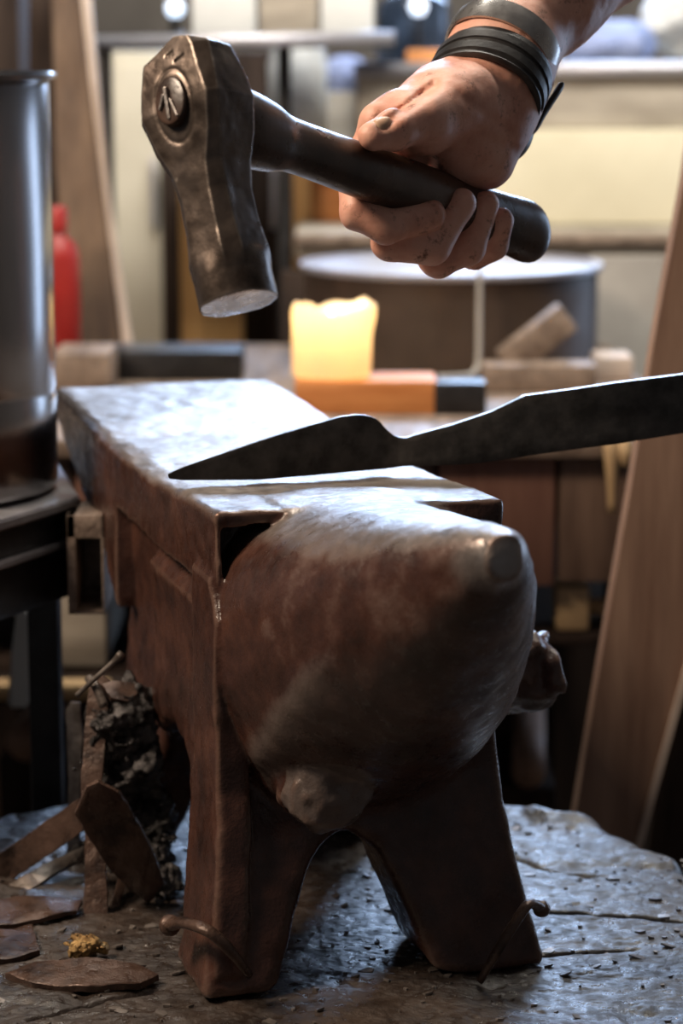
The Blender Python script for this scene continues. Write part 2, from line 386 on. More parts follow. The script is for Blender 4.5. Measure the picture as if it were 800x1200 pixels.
# ------------------------------------------------------------------ tree stump
TOP = .5
def build_stump():
    cx, cy = -.02, 1.45
    t = thing('tree_stump', 'wide sawn tree stump with a wet soot-dark top, carrying the anvil', 'tree stump', (cx, cy, 0))
    ang = np.radians([-180, -135, -90, -45, 0, 32, 42, 50, 62, 90, 125, 180]); rr = [.37, .38, .37, .36, .335, .305, .312, .325, .345, .35, .356, .37]
    NT, NR = 1400, 240
    th = np.linspace(-math.pi, math.pi, NT, endpoint=False); rad = np.interp(th, ang, rr)
    rad = rad+.006*np.sin(th*9+1)+.004*np.sin(th*23)+.003*np.sin(th*41+2)
    u = (np.arange(0, NR)/(NR-1)); u[0] = 1e-4
    U, T = np.meshgrid(u, th, indexing='ij'); RR = np.meshgrid(u, rad, indexing='ij')[1]
    X = U*RR*np.cos(T); Y = U*RR*np.sin(T)
    def hz(X, Y):
        z = .0035*fbm(X, Y, 0*X, 12, 3)+.0012*fbm(X, Y*1.6, 0*X+3, 60, 3)+.0008*vnoise(X, Y*2, 0*X, 260)
        nn = fbm(X, Y, 0*X+9, 38, 3); z = z-.0015*np.clip(nn-.1, 0, .5)/.3                   # pits
        def crack(px, py, qx, qy, wd, dp, wob=.003):
            L = math.hypot(qx-px, qy-py); dx, dy = (qx-px)/L, (qy-py)/L
            s = (X-px)*dx+(Y-py)*dy; d = -(X-px)*dy+(Y-py)*dx+wob*vnoise(X, Y, 0*X, 30)*2
            return -dp*np.exp(-(d/wd)**2)*((s > 0) & (s < L))*np.minimum(1, np.clip(L-s, 0, 1)/.02)
        def wp(a, b): p = WZ(a, b, TOP); return p[0]-cx, p[1]-cy
        for a, b, wd, dp in (((640, 1067), (840, 1082), .0018, .012), ((630, 1120), (760, 1108), .0016, .004),
                             ((600, 1003), (720, 1030), .002, .003), ((30, 1195), (200, 1150), .002, .004)):
            z = z+crack(*wp(*a), *wp(*b), wd, dp)
        gx, gy = wp(672, 1012); d = np.hypot((X-gx)/.05, (Y-gy)/.012); z = z-.004*np.exp(-d**2)
        bx, by = wp(668, 952); d = np.hypot((X-bx)/.035, (Y-by)/.022); z = z+.007*np.exp(-d**4)   # raised splintered lip at the rim
        return z
    Z = hz(X, Y)-.012*np.clip((U-.965)/.035, 0, 1)**2
    V = np.stack([X, Y, Z], -1).reshape(-1, 3); V[:, 2] += TOP-.001
    idx = np.arange(NR*NT).reshape(NR, NT); nx = np.roll(idx, -1, 1)
    q = np.stack([idx[:-1], idx[1:], nx[1:], nx[:-1]], -1).reshape(-1, 4)
    link('sawn_top', mesh_fast('sawn_top', V, q), M['stump'], t, False)
    # bark
    zs = np.linspace(0, 1, 40); rows = []
    for k, zz in enumerate(zs):
        r2 = rad*(1+.05*(1-zz)**2)+.006*np.abs(np.sin(th*31+3*zz))+.004*vnoise(th*20, 0*th+zz*6, 0*th, 1)-(.006 if k == 39 else 0)
        rows.append(np.stack([r2*np.cos(th), r2*np.sin(th), 0*th+zz*(TOP-.012)], -1))
    Vb = np.concatenate(rows); ib = np.arange(40*NT).reshape(40, NT); nb = np.roll(ib, -1, 1)
    link('bark', mesh_fast('bark', Vb, np.stack([ib[:-1], nb[:-1], nb[1:], ib[1:]], -1).reshape(-1, 4)), M['bark'], t)
    return hz, cx, cy
hz, SCX, SCY = build_stump()
def stump_z(x, y): return TOP-.001+float(hz(np.array([x-SCX]), np.array([y-SCY]))[0])

# ------------------------------------------------------------------ anvil
AO = np.array([.0115, 1.4225]); AX = np.array([.279, -.960]); AY = np.array([.960, .279])
AROT = math.atan2(AX[1], AX[0])
def build_anvil():
    t = thing('anvil', 'massive worn brown anvil with a thick blunt horn, standing on the stump', 'anvil', (AO[0], AO[1], TOP), AROT)
    h = .0022
    s = Solid((-.60, -.135, -.006), (.265, .172, .335), h)
    X, Y, Z = np.meshgrid(*[a.astype(np.float32) for a in s.ax], indexing='ij')
    aY = np.abs(Y)
    sag = -.010*np.exp(-((X+.24)/.17)**2)+.004*np.clip((X+.02)/.25, 0, 1)
    top = .290+sag
    # body block under the face, a little flared towards the base, waisted in the middle
    def sbox(dx, dy, dz, r):
        q = [np.maximum(d+r, 0) for d in (dx, dy, dz)]
        return np.sqrt(q[0]**2+q[1]**2+q[2]**2)+np.minimum(np.maximum(np.maximum(dx, dy), dz)+r, 0)-r
    hw = .090-.006*np.exp(-((Z-.17)/.055)**2)+.018*np.clip((.10-Z)/.10, 0, 1)**1.4
    xf = .004+.036*np.clip((.12-Z)/.12, 0, 1)**1.0
    xb = -.205-.10*np.clip((Z-.17)/.12, 0, 1)**1.5-.13*np.clip((.10-Z)/.10, 0, 1)
    buttress = .010*(np.clip((X+.20)/.006, 0, 1)*np.clip((.232-Z)/.012, 0, 1))
    body = sbox(np.maximum(X-xf, -.335-X), aY-(hw-.008+buttress), np.maximum(Z-.28, -Z), .006)
    # face plate and heel
    heel_bot = np.where(X < -.30, .165+.10*np.clip((-.30-X)/.25, 0, 1)**.8, .236)
    plate = sbox(np.maximum(X-.004, -.565-X), aY-.091, np.maximum(Z-top, heel_bot-Z), .0035)
    F = np.minimum(plate, body)
    k = .012; hh = np.clip(.5+.5*(body-plate)/k, 0, 1); F = body*(1-hh)+plate*hh-k*hh*(1-hh)*.35
    # arches that leave four feet
    def arch(A, half, hgt):   # tunnel along the other axis
        d = np.sqrt((A/half)**2+(np.maximum(Z, 0)/hgt)**2); return (1-d)*.04
    a1 = arch(Y+.012, .036+.012*np.clip((.05-Z)/.05, 0, 1), .088); a2 = arch(X+.145, .098, .118)
    for a in (a1, a2):
        kk = .012; hh = np.clip(.5+.5*(F-a)/kk, 0, 1); F = a*(1-hh)+F*hh+kk*hh*(1-hh)
    # toes pointed towards the ground at front corners
    F = np.maximum(F, (aY+X*.45-.122-.22*Z)*.85)
    # horn
    tx = np.clip(X/.238, 0, 1); prof = (1-tx**1.42)**.84
    hwn = .081*prof+.010; H = .166*prof+.022; zt = top+.002+.020*tx**1.1; zc = zt-H*.42; up = H*.42; dn = H*.58
    vz = np.where(Z > zc, (Z-zc)/up, (zc-Z)/dn); n = 2.35
    e = ((np.abs(Y-.003*tx)/hwn)**n+np.abs(vz)**n)**(1/n)-1
    horn = np.maximum(e*np.minimum(hwn, H*.5)*.9, np.maximum(X-.238-.006*(1-(aY/.02)**2), -.05-X))
    nub = np.maximum(np.sqrt((Y-.003)**2+((Z-.300)*.95)**2)-.0125+.3*np.clip(X-.225, 0, 1), np.maximum(X-.243+16*((Y-.003)**2+(Z-.301)**2), .20-X))
    kk = .008; hh = np.clip(.5+.5*(horn-nub)/kk, 0, 1); horn = horn*(1-hh)+nub*hh-kk*hh*(1-hh)
    # undercut left of the horn root and the groove running down behind the column
    cut = np.maximum(np.maximum(-.030-X, np.abs(Y+.066)-.0195), np.maximum(.222-Z, Z-.281+.15*np.abs(Y+.066)))
    F = np.maximum(F, -cut)
    cut = np.maximum(np.maximum(-.022-X, np.abs(Y+.0735)-.0042), np.maximum(.125-Z, Z-.25)); F = np.maximum(F, -cut)
    # raised crease sweeping from the horn tip down the left cheek
    cr = np.exp(-((Z-.150-.80*(X-.04))/.013)**2)*np.clip(-Y/.03, 0, 1)*np.clip(X/.03, 0, 1)*np.clip((.16-X)/.04, 0, 1); horn = horn-.0030*cr
    k = .010; hh = np.clip(.5+.5*(F-horn)/k, 0, 1); F2 = F*(1-hh)+horn*hh-k*hh*(1-hh)
    # keep the step crisp in the corners beside the horn
    m = (Z > .235) & (Y < -.048); F = np.where(m, np.minimum(F, horn), F2)
    # thick column standing proud at the front left corner, with a groove beside it
    col = sbox(np.maximum(X-.013*np.clip((.245-Z)/.02, 0, 1)-.028*np.clip((.12-Z)/.12, 0, 1), -.052-X), np.abs(Y+.083+.010*np.clip((.10-Z)/.10, 0, 1))-.0105, np.maximum(Z-.250, .012-Z), .003)
    F = np.minimum(F, col)
    # throat mass under the horn and the handling stub
    stub = sbox(np.abs(X-.03)-.046+((Y+.038)**2+(Z-.129)**2)*14, np.sqrt((Y+.038)**2*.8+(Z-.129)**2)-.0215, 0*Z-1, .008)+.005*fbm(X, Y, Z, 95, 3)*(X > .04)
    k = .006; hh = np.clip(.5+.5*(F-stub)/k, 0, 1); F = F*(1-hh)+stub*hh-k*hh*(1-hh)
    stub2 = np.maximum(np.sqrt((X+.10)**2+(Z-.150)**2)-.025, np.maximum(Y-.160, .03-Y))+.009*fbm(X, Y, Z, 75, 2)*(Y > .10)
    F = np.minimum(F, stub2)
    # hand forged unevenness and nicked edges
    F = F+.0022*fbm(X, Y, Z, 22, 2)+.0012*vnoise(X, Y, Z, 90)
    nick = np.clip(1-np.abs(np.maximum(aY-.091, -1))/.008, 0, 1)*np.clip(1-np.abs(Z-top)/.008, 0, 1)
    F = F+nick*.005*np.clip(vnoise(X, Y, Z, 60)+.1, 0, .6)
    ch = (aY-.091+Z-top+.0045)*.7                                  # worn off long edges
    F = np.where(X < 0, np.maximum(F, ch), F)
    s.F = F.astype(np.float32); s.F[:, :, :2] = np.maximum(s.F[:, :, :2], .0015)
    V, Q = s.mesh()
    del X, Y, Z, F
    def topz(x): return .290-.010*np.exp(-((x+.24)/.17)**2)
    def classes(c, n):
        r = np.full(len(c), 2)
        r[(c[:, 0] < .002) & (c[:, 2] > .236)] = 0
        r[(c[:, 0] < -.335)] = 0
        r[(c[:, 0] < .002) & (n[:, 2] > .7) & (c[:, 2] > .27)] = 0
        r[(c[:, 0] >= .006) & (c[:, 2] > .10+.10*np.clip(c[:, 0]/.1, 0, 1))] = 1
        st = (c[:, 0] > .05) & (np.hypot((c[:, 1]+.038)*.9, c[:, 2]-.129) < .0265) & (c[:, 2] < .150) & (c[:, 0] < .09); r[st] = 7
        r[(c[:, 1] > .094) & (np.abs(c[:, 0]+.10) < .03) & (np.abs(c[:, 2]-.152) < .03)] = 8
        ft = (c[:, 2] < .085) & (r == 2)
        r[ft & (c[:, 0] > -.145) & (c[:, 1] < 0)] = 3; r[ft & (c[:, 0] > -.145) & (c[:, 1] >= 0)] = 4
        r[ft & (c[:, 0] <= -.145) & (c[:, 1] < 0)] = 5; r[ft & (c[:, 0] <= -.145) & (c[:, 1] >= 0)] = 6
        return r
    def wear_glint(v, n):
        wv = np.clip((n[:, 2]-.45)*2.2, 0, 1)*np.clip((v[:, 2]-.262)/.02, 0, 1)
        front = np.clip((v[:, 0]+.06)/.12, 0, 1)*np.clip(1-(v[:, 0]-.10)/.10, 0, 1)
        wv = wv*(1-.42*front)
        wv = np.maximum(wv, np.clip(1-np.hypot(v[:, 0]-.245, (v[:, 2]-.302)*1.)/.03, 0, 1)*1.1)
        st = ((v[:, 0] > .05) & (v[:, 0] < .09) & (np.hypot(v[:, 1]+.038, v[:, 2]-.129) < .026))*.5; wv = np.maximum(wv, st)
        edge = np.clip(1-np.abs(np.abs(v[:, 1])-.088)/.006, 0, 1)*np.clip(1-np.abs(v[:, 2]-topz(v[:, 0]))/.008, 0, 1)
        wv = np.maximum(wv, .15*(v[:, 0] > .02)*(v[:, 2] > .12)*np.clip((v[:, 0]-.02)/.06, 0, 1)); cr = np.exp(-((v[:, 2]-.150-.80*(v[:, 0]-.04))/.017)**2)*(v[:, 1] < -.01)*(v[:, 0] > .015)*np.clip((.17-v[:, 0])/.06, 0, 1)*.50  # pale cheek streak: abrasion, with the crease's caught light put into the colour
        return np.clip(np.maximum(np.maximum(wv, edge*.9), cr)+0*n[:, 0], 0, 1.2)
    solid_parts(V, Q, classes, ['face_plate', 'horn', 'body', 'foot', 'foot', 'foot', 'foot', 'handling_stub', 'side_stub'], [M['anvil']]*9, t, wear_glint)
    return t
build_anvil()
def A2W(x, y, z): return np.array([AO[0]+AX[0]*x+AY[0]*y, AO[1]+AX[1]*x+AY[1]*y, TOP+z])

# ------------------------------------------------------------------ blade blank lying across the face on its edge
def build_blade():
    t = thing('blade_blank', 'dark forged dagger blank with a long flat tang, resting on the anvil face', 'blade')
    top = [(197, 555), (215, 547), (320, 511), (400, 487.5), (420, 485.5), (432, 487), (442, 491), (452, 503), (462, 511), (474, 513), (490, 508), (530, 497), (575, 482), (600, 470), (614, 463), (660, 457), (720, 448), (800, 438), (900, 425), (1000, 413)]
    bot = [(199, 561), (215, 562.5), (300, 562), (360, 557), (420, 551.5), (450, 549), (470, 546), (500, 545), (540, 544), (570, 541), (620, 533), (680, 525), (720, 520), (800, 507), (900, 494), (1000, 481)]
    def dep(x): return 1.500+.055*np.clip((x-200)/250, 0, 1)+.035*np.clip((x-450)/550, 0, 1)
    xs = np.concatenate([[197, 198.5, 201, 206], np.linspace(212, 1000, 150)])
    yt = np.interp(xs, *zip(*top)); yb = np.interp(xs, *zip(*bot)); yb[0] = 558.5
    NV = 10; front = []; rows = []
    for x, a, b in zip(xs, yt, yb):
        th = .0026 if x > 470 else .0022
        if x < 300: th *= .35+.65*(x-197)/103
        r = []
        for k in range(NV+1):
            f = k/NV; w_ = W(x, a+(b-a)*f, dep(x))
            r.append((w_, th))
        rows.append(r)
    off = (W(1000, 470, dep(1000))-W(200, 555, dep(200))); d = np.array([off[0], off[1], 0]); d /= np.linalg.norm(d); nr = np.array([d[1], -d[0], 0])
    bm = bmesh.new(); G = []
    for r in rows:
        ring = []
        for k, (p, th) in enumerate(r):
            e = min(k, NV-k)/NV; tt = th*(1 if e > .08 else .75); ring.append(bm.verts.new(p+nr*tt))
        for k, (p, th) in reversed(list(enumerate(r))):
            e = min(k, NV-k)/NV; tt = th*(1 if e > .08 else .75); ring.append(bm.verts.new(p-nr*tt))
        G.append(ring)
    n = len(G[0]); sides = []
    for i, (a, b) in enumerate(zip(G, G[1:])):
        for k in range(n): f = bm.faces.new((a[k], a[(k+1) % n], b[(k+1) % n], b[k]))
    bm.faces.new(G[0]); bm.faces.new(G[-1])
    bmesh.ops.recalc_face_normals(bm, faces=bm.faces)
    # split into blade and tang
    xc = W(466, 520, dep(466))[0]
    for nm, keep in (('blade', lambda c: c < xc), ('tang', lambda c: c >= xc)):
        b2 = bm.copy(); bmesh.ops.delete(b2, geom=[f for f in b2.faces if not keep(f.calc_center_median().x)], context='FACES')
        o = bm_obj(nm, b2, M['blade'], t, angle=50); me = o.data; me.materials.append(M['blade_glint'])
        for f in me.polygons:
            if f.normal.z > .6: f.material_index = 1  # upward faces painted brighter, in place of the light the top edge catches
    bm.free()
build_blade()

# ------------------------------------------------------------------ hammer
HD = np.array([.636, .735, -.262]); HD /= np.linalg.norm(HD)
HE = np.array([.207, -.356, -.912]); HE /= np.linalg.norm(HE)
HX = HD-HE*(HD@HE); HX /= np.linalg.norm(HX); HZ = -HE; HY = np.cross(HZ, HX)
HC = W(232, 130, 1.335)            # eye centre, in the middle of the head
def build_hammer():
    t = thing('hammer', 'heavy forging hammer with waisted steel head, raised in the fist', 'hammer')
    mt = Matrix(((HX[0], HY[0], HZ[0], HC[0]), (HX[1], HY[1], HZ[1], HC[1]), (HX[2], HY[2], HZ[2], HC[2]), (0, 0, 0, 1)))
    t.matrix_world = mt; t.matrix_basis = mt
    s = Solid((-.032, -.042, -.118), (.032, .042, .052), .0007)
    X, Y, Z = np.meshgrid(*[a.astype(np.float32) for a in s.ax], indexing='ij')
    zz = [-.112, -.100, -.086, -.07, -.05, -.035, -.02, 0., .016, .030, .045]
    hy = [.0215, .0212, .0195, .0175, .0170, .0185, .0235, .0285, .0270, .0245, .0150]
    hx = [.0215, .0212, .0195, .0180, .0175, .0180, .0190, .0200, .0190, .0165, .0120]
    HYf = np.interp(Z, zz, hy); HXf = np.interp(Z, zz, hx)
    rnd = np.interp(Z, [-.112, -.096, -.084, .045], [1, 1, 0, 0])
    octo = np.maximum(np.maximum(np.abs(X)-HXf, np.abs(Y)-HYf), (np.abs(X)+np.abs(Y)-(HXf+HYf)*np.interp(Z, zz, [.80, .80, .80, .80, .80, .83, .88, .90, .86, .84, .82]))*.72)
    cyl = np.sqrt(X**2+Y**2)-.0215
    d = octo*(1-rnd)+cyl*rnd
    d = np.maximum(d, -.1115-Z+(X**2+Y**2)*1.2)
    d = np.maximum(d, (Z-.040)+np.abs(Y+.004)*.42)                # hipped crown
    d = np.maximum(d, (Z*.9+X*.45-.041))
    # raised dressed eye lip on the handle face, small punched marks
    d = d+.0011*fbm(X, Y, Z, 55, 3)
    for (py, pz, L) in ((-.001, .030, .006), (-.008, .0245, .007)):
        mk = np.exp(-((Z-pz+.2*(Y-py))/.0008)**2)*(np.abs(Y-py) < L/2)*(X < 0)
        d = d+.0012*mk
    eye = np.hypot(Y/.0115, (Z+.000)/.0185)
    d = np.where(X < 0, d+.0005*np.exp(-((eye-1.12)/.07)**2), d)
    s.F = d.astype(np.float32); V, Q = s.mesh()
    def cls(c, n): return np.where((c[:, 2] < -.105) & (n[:, 2] < -.75), 1, 0)
    solid_parts(V, Q, cls, ['head', 'striking_face'], [M['hammer'], M['hammer_face']], t)
    # handle in the same frame
    hl = np.array([HD@HX, HD@HY, HD@HZ])
    pts = []; rad = []
    for a, r in [(-.0228, .0105), (-.0220, .0122), (-.018, .0127), (.017, .0135), (.021, .0185), (.035, .0205), (.058, .0185), (.075, .0150), (.11, .0150), (.16, .0160), (.20, .0165), (.25, .0165), (.29, .0180), (.308, .0190), (.317, .0175), (.323, .012), (.325, .004)]:
        pts.append(hl*a+np.array([0, 0, 0])); rad.append(r)
    P2 = spline(pts, 5); r2 = [v[0] for v in spline([[r, 0, 0] for r in rad], 5)]
    bm = tube_mesh(P2, r2, 28, True, (1.12, .86), up=(0, 0, 1))
    hd = bm_obj('handle', bm, M['handle'], t, True)
    # wedges driven into the handle end
    bm = bmesh.new(); fr = -.0247
    for (y, z, ln, wd, a) in ((.001, .001, .018, .0019, .08), (-.003, -.003, .011, .0012, -.25), (.0045, .003, .009, .001, .6)):
        bm_box(bm, fr, fr+.006, -wd/2, wd/2, -ln/2, ln/2, .0004, Matrix.Translation((0, y, z)) @ Matrix.Rotation(a, 4, 'X'))
    bm_obj('wedge', bm, M['wedge'], hd)
build_hammer()
def HP(a, o=(0, 0, 0)): return HC+HD*a+np.array(o)
def proj(P):
    v = np.array(P)-np.array([0, 0, CAMZ]); return 400+FPX*v[0]/(v@_F), 600-FPX*(v@_U)/(v@_F)
print('handle end px', proj(HP(.36)), 'eye px', proj(HP(-.025)), 'depth', HP(.36)[1])

# ------------------------------------------------------------------ the smith's arm
def build_person():
    t = thing('person', 'bare right arm in wristbands, fist closed round the hammer handle', 'person')
    def hdp(px):                       # depth of the handle axis where it crosses column px
        a = np.linspace(0, .33, 60); xs = [proj(HP(v))[0] for v in a]; return HP(np.interp(px, xs, a))[1]
    def Pt(x, y, d): return W(x, y, hdp(min(max(x, 400), 615))+d)
    lo = np.array([-.005, 1.36, .915]); hi = np.array([.36, 1.70, 1.26])
    s = Solid(lo, hi, .0015)
    # palm heel, thenar, back of hand
    s.F[:] = .05
    s.cap(Pt(555, 128, .004), Pt(545, 165, .000), .028, .027, .01)
    s.cap(Pt(576, 138, -.004), Pt(570, 186, -.008), .0235, .0185, .014)
    s.cap(Pt(520, 125, -.004), Pt(500, 150, -.012), .024, .017, .014)
    s.cap(Pt(577, 97, .006), Pt(560, 135, .002), .0285, .028, .014)
    s.cap(Pt(515, 120, .022), Pt(470, 150, .026), .024, .016, .014)         # back of hand towards index knuckle
    s.cap(Pt(560, 140, .026), Pt(540, 190, .034), .022, .018, .014)
    # thumb
    s.cap(Pt(548, 118, -.016), Pt(500, 138, -.024), .0205, .0150, .010)
    s.cap(Pt(500, 138, -.024), Pt(462, 152, -.024), .0135, .0120, .006)
    s.cap(Pt(462, 152, -.024), Pt(437, 160, -.020), .0118, .0092, .004)
    # index ray behind the handle with the web
    s.cap(Pt(520, 112, .012), Pt(444, 142, .016), .0165, .0125, .008)
    s.cap(Pt(470, 128, .006), Pt(480, 145, -.012), .010, .010, .010)
    fingers = [
        [((446, 150, .024), .0125), ((418, 205, .030), .0118), ((422, 248, .012), .0118), ((452, 266, -.008), .0108), ((505, 252, -.021), .0092)],
        [((485, 165, .034), .0125), ((452, 235, .036), .0122), ((458, 283, .010), .0122), ((505, 290, -.014), .0112), ((541, 238, -.024), .0092)],
        [((520, 175, .036), .0122), ((495, 255, .038), .0120), ((512, 303, .010), .0120), ((548, 291, -.012), .0108), ((568, 240, -.022), .0086)],
        [((556, 185, .034), .0112), ((545, 255, .034), .0108), ((556, 296, .010), .0105), ((578, 288, -.010), .0095), ((587, 258, -.0225), .0078)]]
    for f in fingers:
        for k, ((a, ra), (b, rb)) in enumerate(zip(f, f[1:])):
            s.cap(Pt(*a), Pt(*b), ra, rb, .007 if k == 0 else .0022)
    # wrist and forearm
    s.cap(Pt(580, 90, .009), Pt(574, 110, .006), .028, .027, .02)
    Wr = Pt(590, 60, .012); E1 = Pt(640, -10, .04); E2 = Pt(705, -95, .08)
    s.cap(Wr, Pt(579, 92, .008), .0290, .0280, .016); s.cap(Wr, E1, .0290, .0365, .02); s.cap(E1, E2, .0365, .046, .02)
    s.cap(Pt(675, -30, .06), Pt(760, -80, .10), .027, .036, .02)
    sl, (X, Y, Z) = s.sub(lo, hi)
    s.F = s.F+(.0013*fbm(X, Y, Z, 60, 3)).astype(np.float32)[tuple(slice(0, n) for n in s.n)]
    # creases: finger joints and the palm fold
    for f in fingers:
        for k in (2, 3):
            c = Pt(*f[k][0]); s.F += (.0006*np.exp(-(((X-c[0])**2+(Y-c[1]+.012)**2+(Z-c[2])**2)/.006**2))).astype(np.float32)
    for a, b, dp in (((508, 100), (448, 146), .0035), ((560, 160), (600, 172), .0012), ((535, 110), (590, 150), .0010)):
        A = Pt(*a, -.01); B = Pt(*b, -.01); ab = B-A
        tt = np.clip(((X-A[0])*ab[0]+(Z-A[2])*ab[2])/(ab[0]**2+ab[2]**2), 0, 1)
        dd = np.hypot(X-A[0]-tt*ab[0], Z-A[2]-tt*ab[2]); s.F += (dp*np.exp(-(dd/.0028)**2)*(Y < A[1]+.02)).astype(np.float32)
    s.F[:, :, -1] = .01; s.F[-1] = .01; s.F[:, -1] = .01
    V, Q = s.mesh()
    # light smoothing
    for _ in range(2):
        acc = np.zeros_like(V); cnt = np.zeros(len(V))
        for k in range(4):
            for j in (1, 3): np.add.at(acc, Q[:, k], V[Q[:, (k+j) % 4]]); np.add.at(cnt, Q[:, k], 1)
        V = V*.5+.5*acc/np.maximum(cnt, 1)[:, None]
    link('arm', mesh_fast('arm', V, Q), M['skin'], t, False)
    # nails: thumb and the visible fingertips
    def nail(c, nrm, ax, a, b):
        nrm = np.array(nrm, float); nrm /= np.linalg.norm(nrm); ax = np.array(ax, float); ax -= nrm*(ax@nrm); ax /= np.linalg.norm(ax); sd = np.cross(nrm, ax)
        V = [c+nrm*.0016]; Fc = []; n = 20
        for r_, hgt in ((.5, .0014), (.85, .0007), (1., -.0012)):
            for i in range(n):
                u = math.cos(2*math.pi*i/n); v = math.sin(2*math.pi*i/n); u = math.copysign(abs(u)**.8, u); v = math.copysign(abs(v)**.8, v)
                V.append(c+ax*u*a*r_+sd*v*b*r_+nrm*(hgt-.0022*(v*r_)**2))
        for i in range(n): Fc.append([0, 1+i, 1+(i+1) % n])
        for q in range(2):
            for i in range(n): a_, b_ = 1+q*n, 1+(q+1)*n; Fc.append([a_+i, b_+i, b_+(i+1) % n, a_+(i+1) % n])
        from_arr('nail', [tuple(v) for v in V], Fc, M['nail'], t)
    ta, tb = Pt(462, 152, -.024), Pt(437, 160, -.020); ax = tb-ta
    nail(ta*.35+tb*.65+np.array([.0, -.0045, .0078]), (-.1, -.5, 1), ax, .0065, .0052)
    # wrist bands
    Ax = Pt(588, 88, .01)-Pt(602, 55, .014); Ax = (Pt(572, 110, .006)-Pt(612, 30, .02)); Ax /= np.linalg.norm(Ax)
    Cb = Pt(572, 97, .008)
    def band(name, c, ax, prof, mat, par, sx=1.08, sy=.95, tilt=0, n=72, bev=True):
        ax = Vector(ax).normalized(); 
        u = Vector((1, 0, .9)); u = (u-ax*u.dot(ax)).normalized(); v = ax.cross(u)
        if tilt: q = Matrix.Rotation(tilt, 3, v); ax = q @ ax; u = q @ u
        bm = bmesh.new(); rings = []
        for (r, z) in prof:
            rings.append([bm.verts.new(Vector(c)+u*math.cos(2*math.pi*i/n)*r*sx+v*math.sin(2*math.pi*i/n)*r*sy+ax*z) for i in range(n)])
        rings.append(rings[0])
        for a, b in zip(rings, rings[1:]):
            for i in range(n): bm.faces.new((a[i], a[(i+1) % n], b[(i+1) % n], b[i]))
        return bm_obj(name, bm, mat, par, angle=50)
    r0 = .0362
    prof = [(r0-.003, -.012), (r0+.0005, -.0125), (r0+.0012, -.008), (r0+.0022, -.0075), (r0+.0022, -.002), (r0+.001, -.0015), (r0+.001, .0015), (r0+.0024, .002), (r0+.0024, .008), (r0+.001, .009), (r0+.0018, .0125), (r0+.0002, .0135), (r0-.003, .013)]
    wb = band('leather_wristband', Cb, Ax, prof, M['leather'], t)
    prof2 = [(.0345, -.008), (.0362, -.008), (.0370, 0), (.0362, .008), (.0345, .008)]
    band('metal_bracelet', Pt(588, 57, .012), Ax, prof2, M['bracelet'], t, 1.02, .97, R(-5))
    # loose strap end and buckle
    pts = spline([Pt(611, 160, -.012), Pt(625, 152, -.014), Pt(637, 132, -.012), Pt(650, 112, -.010), Pt(658, 99, -.006)], 6)
    bm = tube_mesh(pts, [.0072]*(len(pts)-2)+[.006, .003], 12, True, (.32, 1.0), up=(1, 0, 1)); bm_obj('strap_end', bm, M['leather'], wb, True)
    bm = tube_mesh(spline([Pt(600, 182, -.012), Pt(615, 168, -.018), Pt(622, 140, -.016), Pt(620, 115, -.010)], 6), [.007]*19, 12, True, (.4, 1.35), up=(1, 0, 1)); bm_obj('buckle_tab', bm, M['leather'], wb, True)
    c = Pt(618, 152, -.025); lathe_b = bmesh.new(); bm_lathe(lathe_b, [(0.0001, .002), (.002, .0016), (.0028, 0)], 14, c); bm_obj('rivet', lathe_b, M['bracelet'], wb, True)
build_person()
#__MORE__
# ------------------------------------------------------------------ hold-down spikes on the feet
def spike(pts, r, label):
    t = thing('hold_down_spike', label, 'spike', group='bent spikes holding the anvil feet')
    P = spline(pts, 7); n = len(P); rr = [r*(1.15 if k < 4 else 1)*(1-.35*max(0, k/n-.7)/.3) for k in range(n)]
    bm = tube_mesh(P, rr, 14, True, (.8, 1.1)); bm_obj('shank', bm, M['rust'], t, True)
    h = Vector(P[0]); d = (Vector(P[0])-Vector(P[3])).normalized()
    bm = tube_mesh([h-d*.002, h+d*.001, h+d*.004, h+d*.006], [r*1.2, r*1.6, r*1.5, r*.8], 14, True); bm_obj('head', bm, M['rust'], t, True)
spike([W(200, 1084, 1.385), W(214, 1081, 1.368), W(238, 1088, 1.346), W(256, 1100, 1.344), W(273, 1118, 1.348), W(292, 1142, 1.356)], .0042, 'bent iron spike clamping the front left foot of the anvil')
spike([W(633, 1064, 1.405), W(620, 1059, 1.392), W(604, 1080, 1.385), W(584, 1112, 1.382), W(562, 1150, 1.385)], .0034, 'bent iron spike clamping the front right foot of the anvil')

# ------------------------------------------------------------------ scrap, slag and flakes lying on the stump
def shard(name, pts, th, mat, label, cat='scrap', group=None, nz=.0006, back=(0, 1, 0)):
    """a forged offcut: outline in 3-D, real thickness, worn edge"""
    P = [Vector(p) for p in pts]; c = sum(P, Vector())/len(P)
    n = Vector()
    for a, b in zip(P, P[1:]+P[:1]): n += (a-c).cross(b-c)
    n.normalize()
    if n.dot(Vector(back)) < 0: n = -n
    bm = bmesh.new()
    def ring(off, s): return [bm.verts.new(c+(p-c)*s+n*off) for p in P]
    L = []
    rs = [ring(th*.0, .965), ring(th*.12, 1.), ring(th*.88, 1.), ring(th, .965)]
    for a, b in zip(rs, rs[1:]):
        for i in range(len(P)): bm.faces.new((a[i], a[(i+1) % len(P)], b[(i+1) % len(P)], b[i]))
    f1 = bm.faces.new(rs[0]); f2 = bm.faces.new(rs[-1])
    bmesh.ops.triangulate(bm, faces=[f1, f2]); bmesh.ops.subdivide_edges(bm, edges=[e for e in bm.edges if e.calc_length() > .008], cuts=2, use_grid_fill=True)
    for v in bm.verts:
        q = np.array(v.co)[:, None]; d = fbm(q[0], q[1], q[2], 90, 2)[0]; e = fbm(q[0]+5, q[1], q[2], 110, 2)[0]
        v.co += n*nz*2.2*float(d)+Vector((e, 0, d))*nz*2
    o = bm_obj(name, bm, mat, None, angle=35); tag(o, label, cat, group); return o
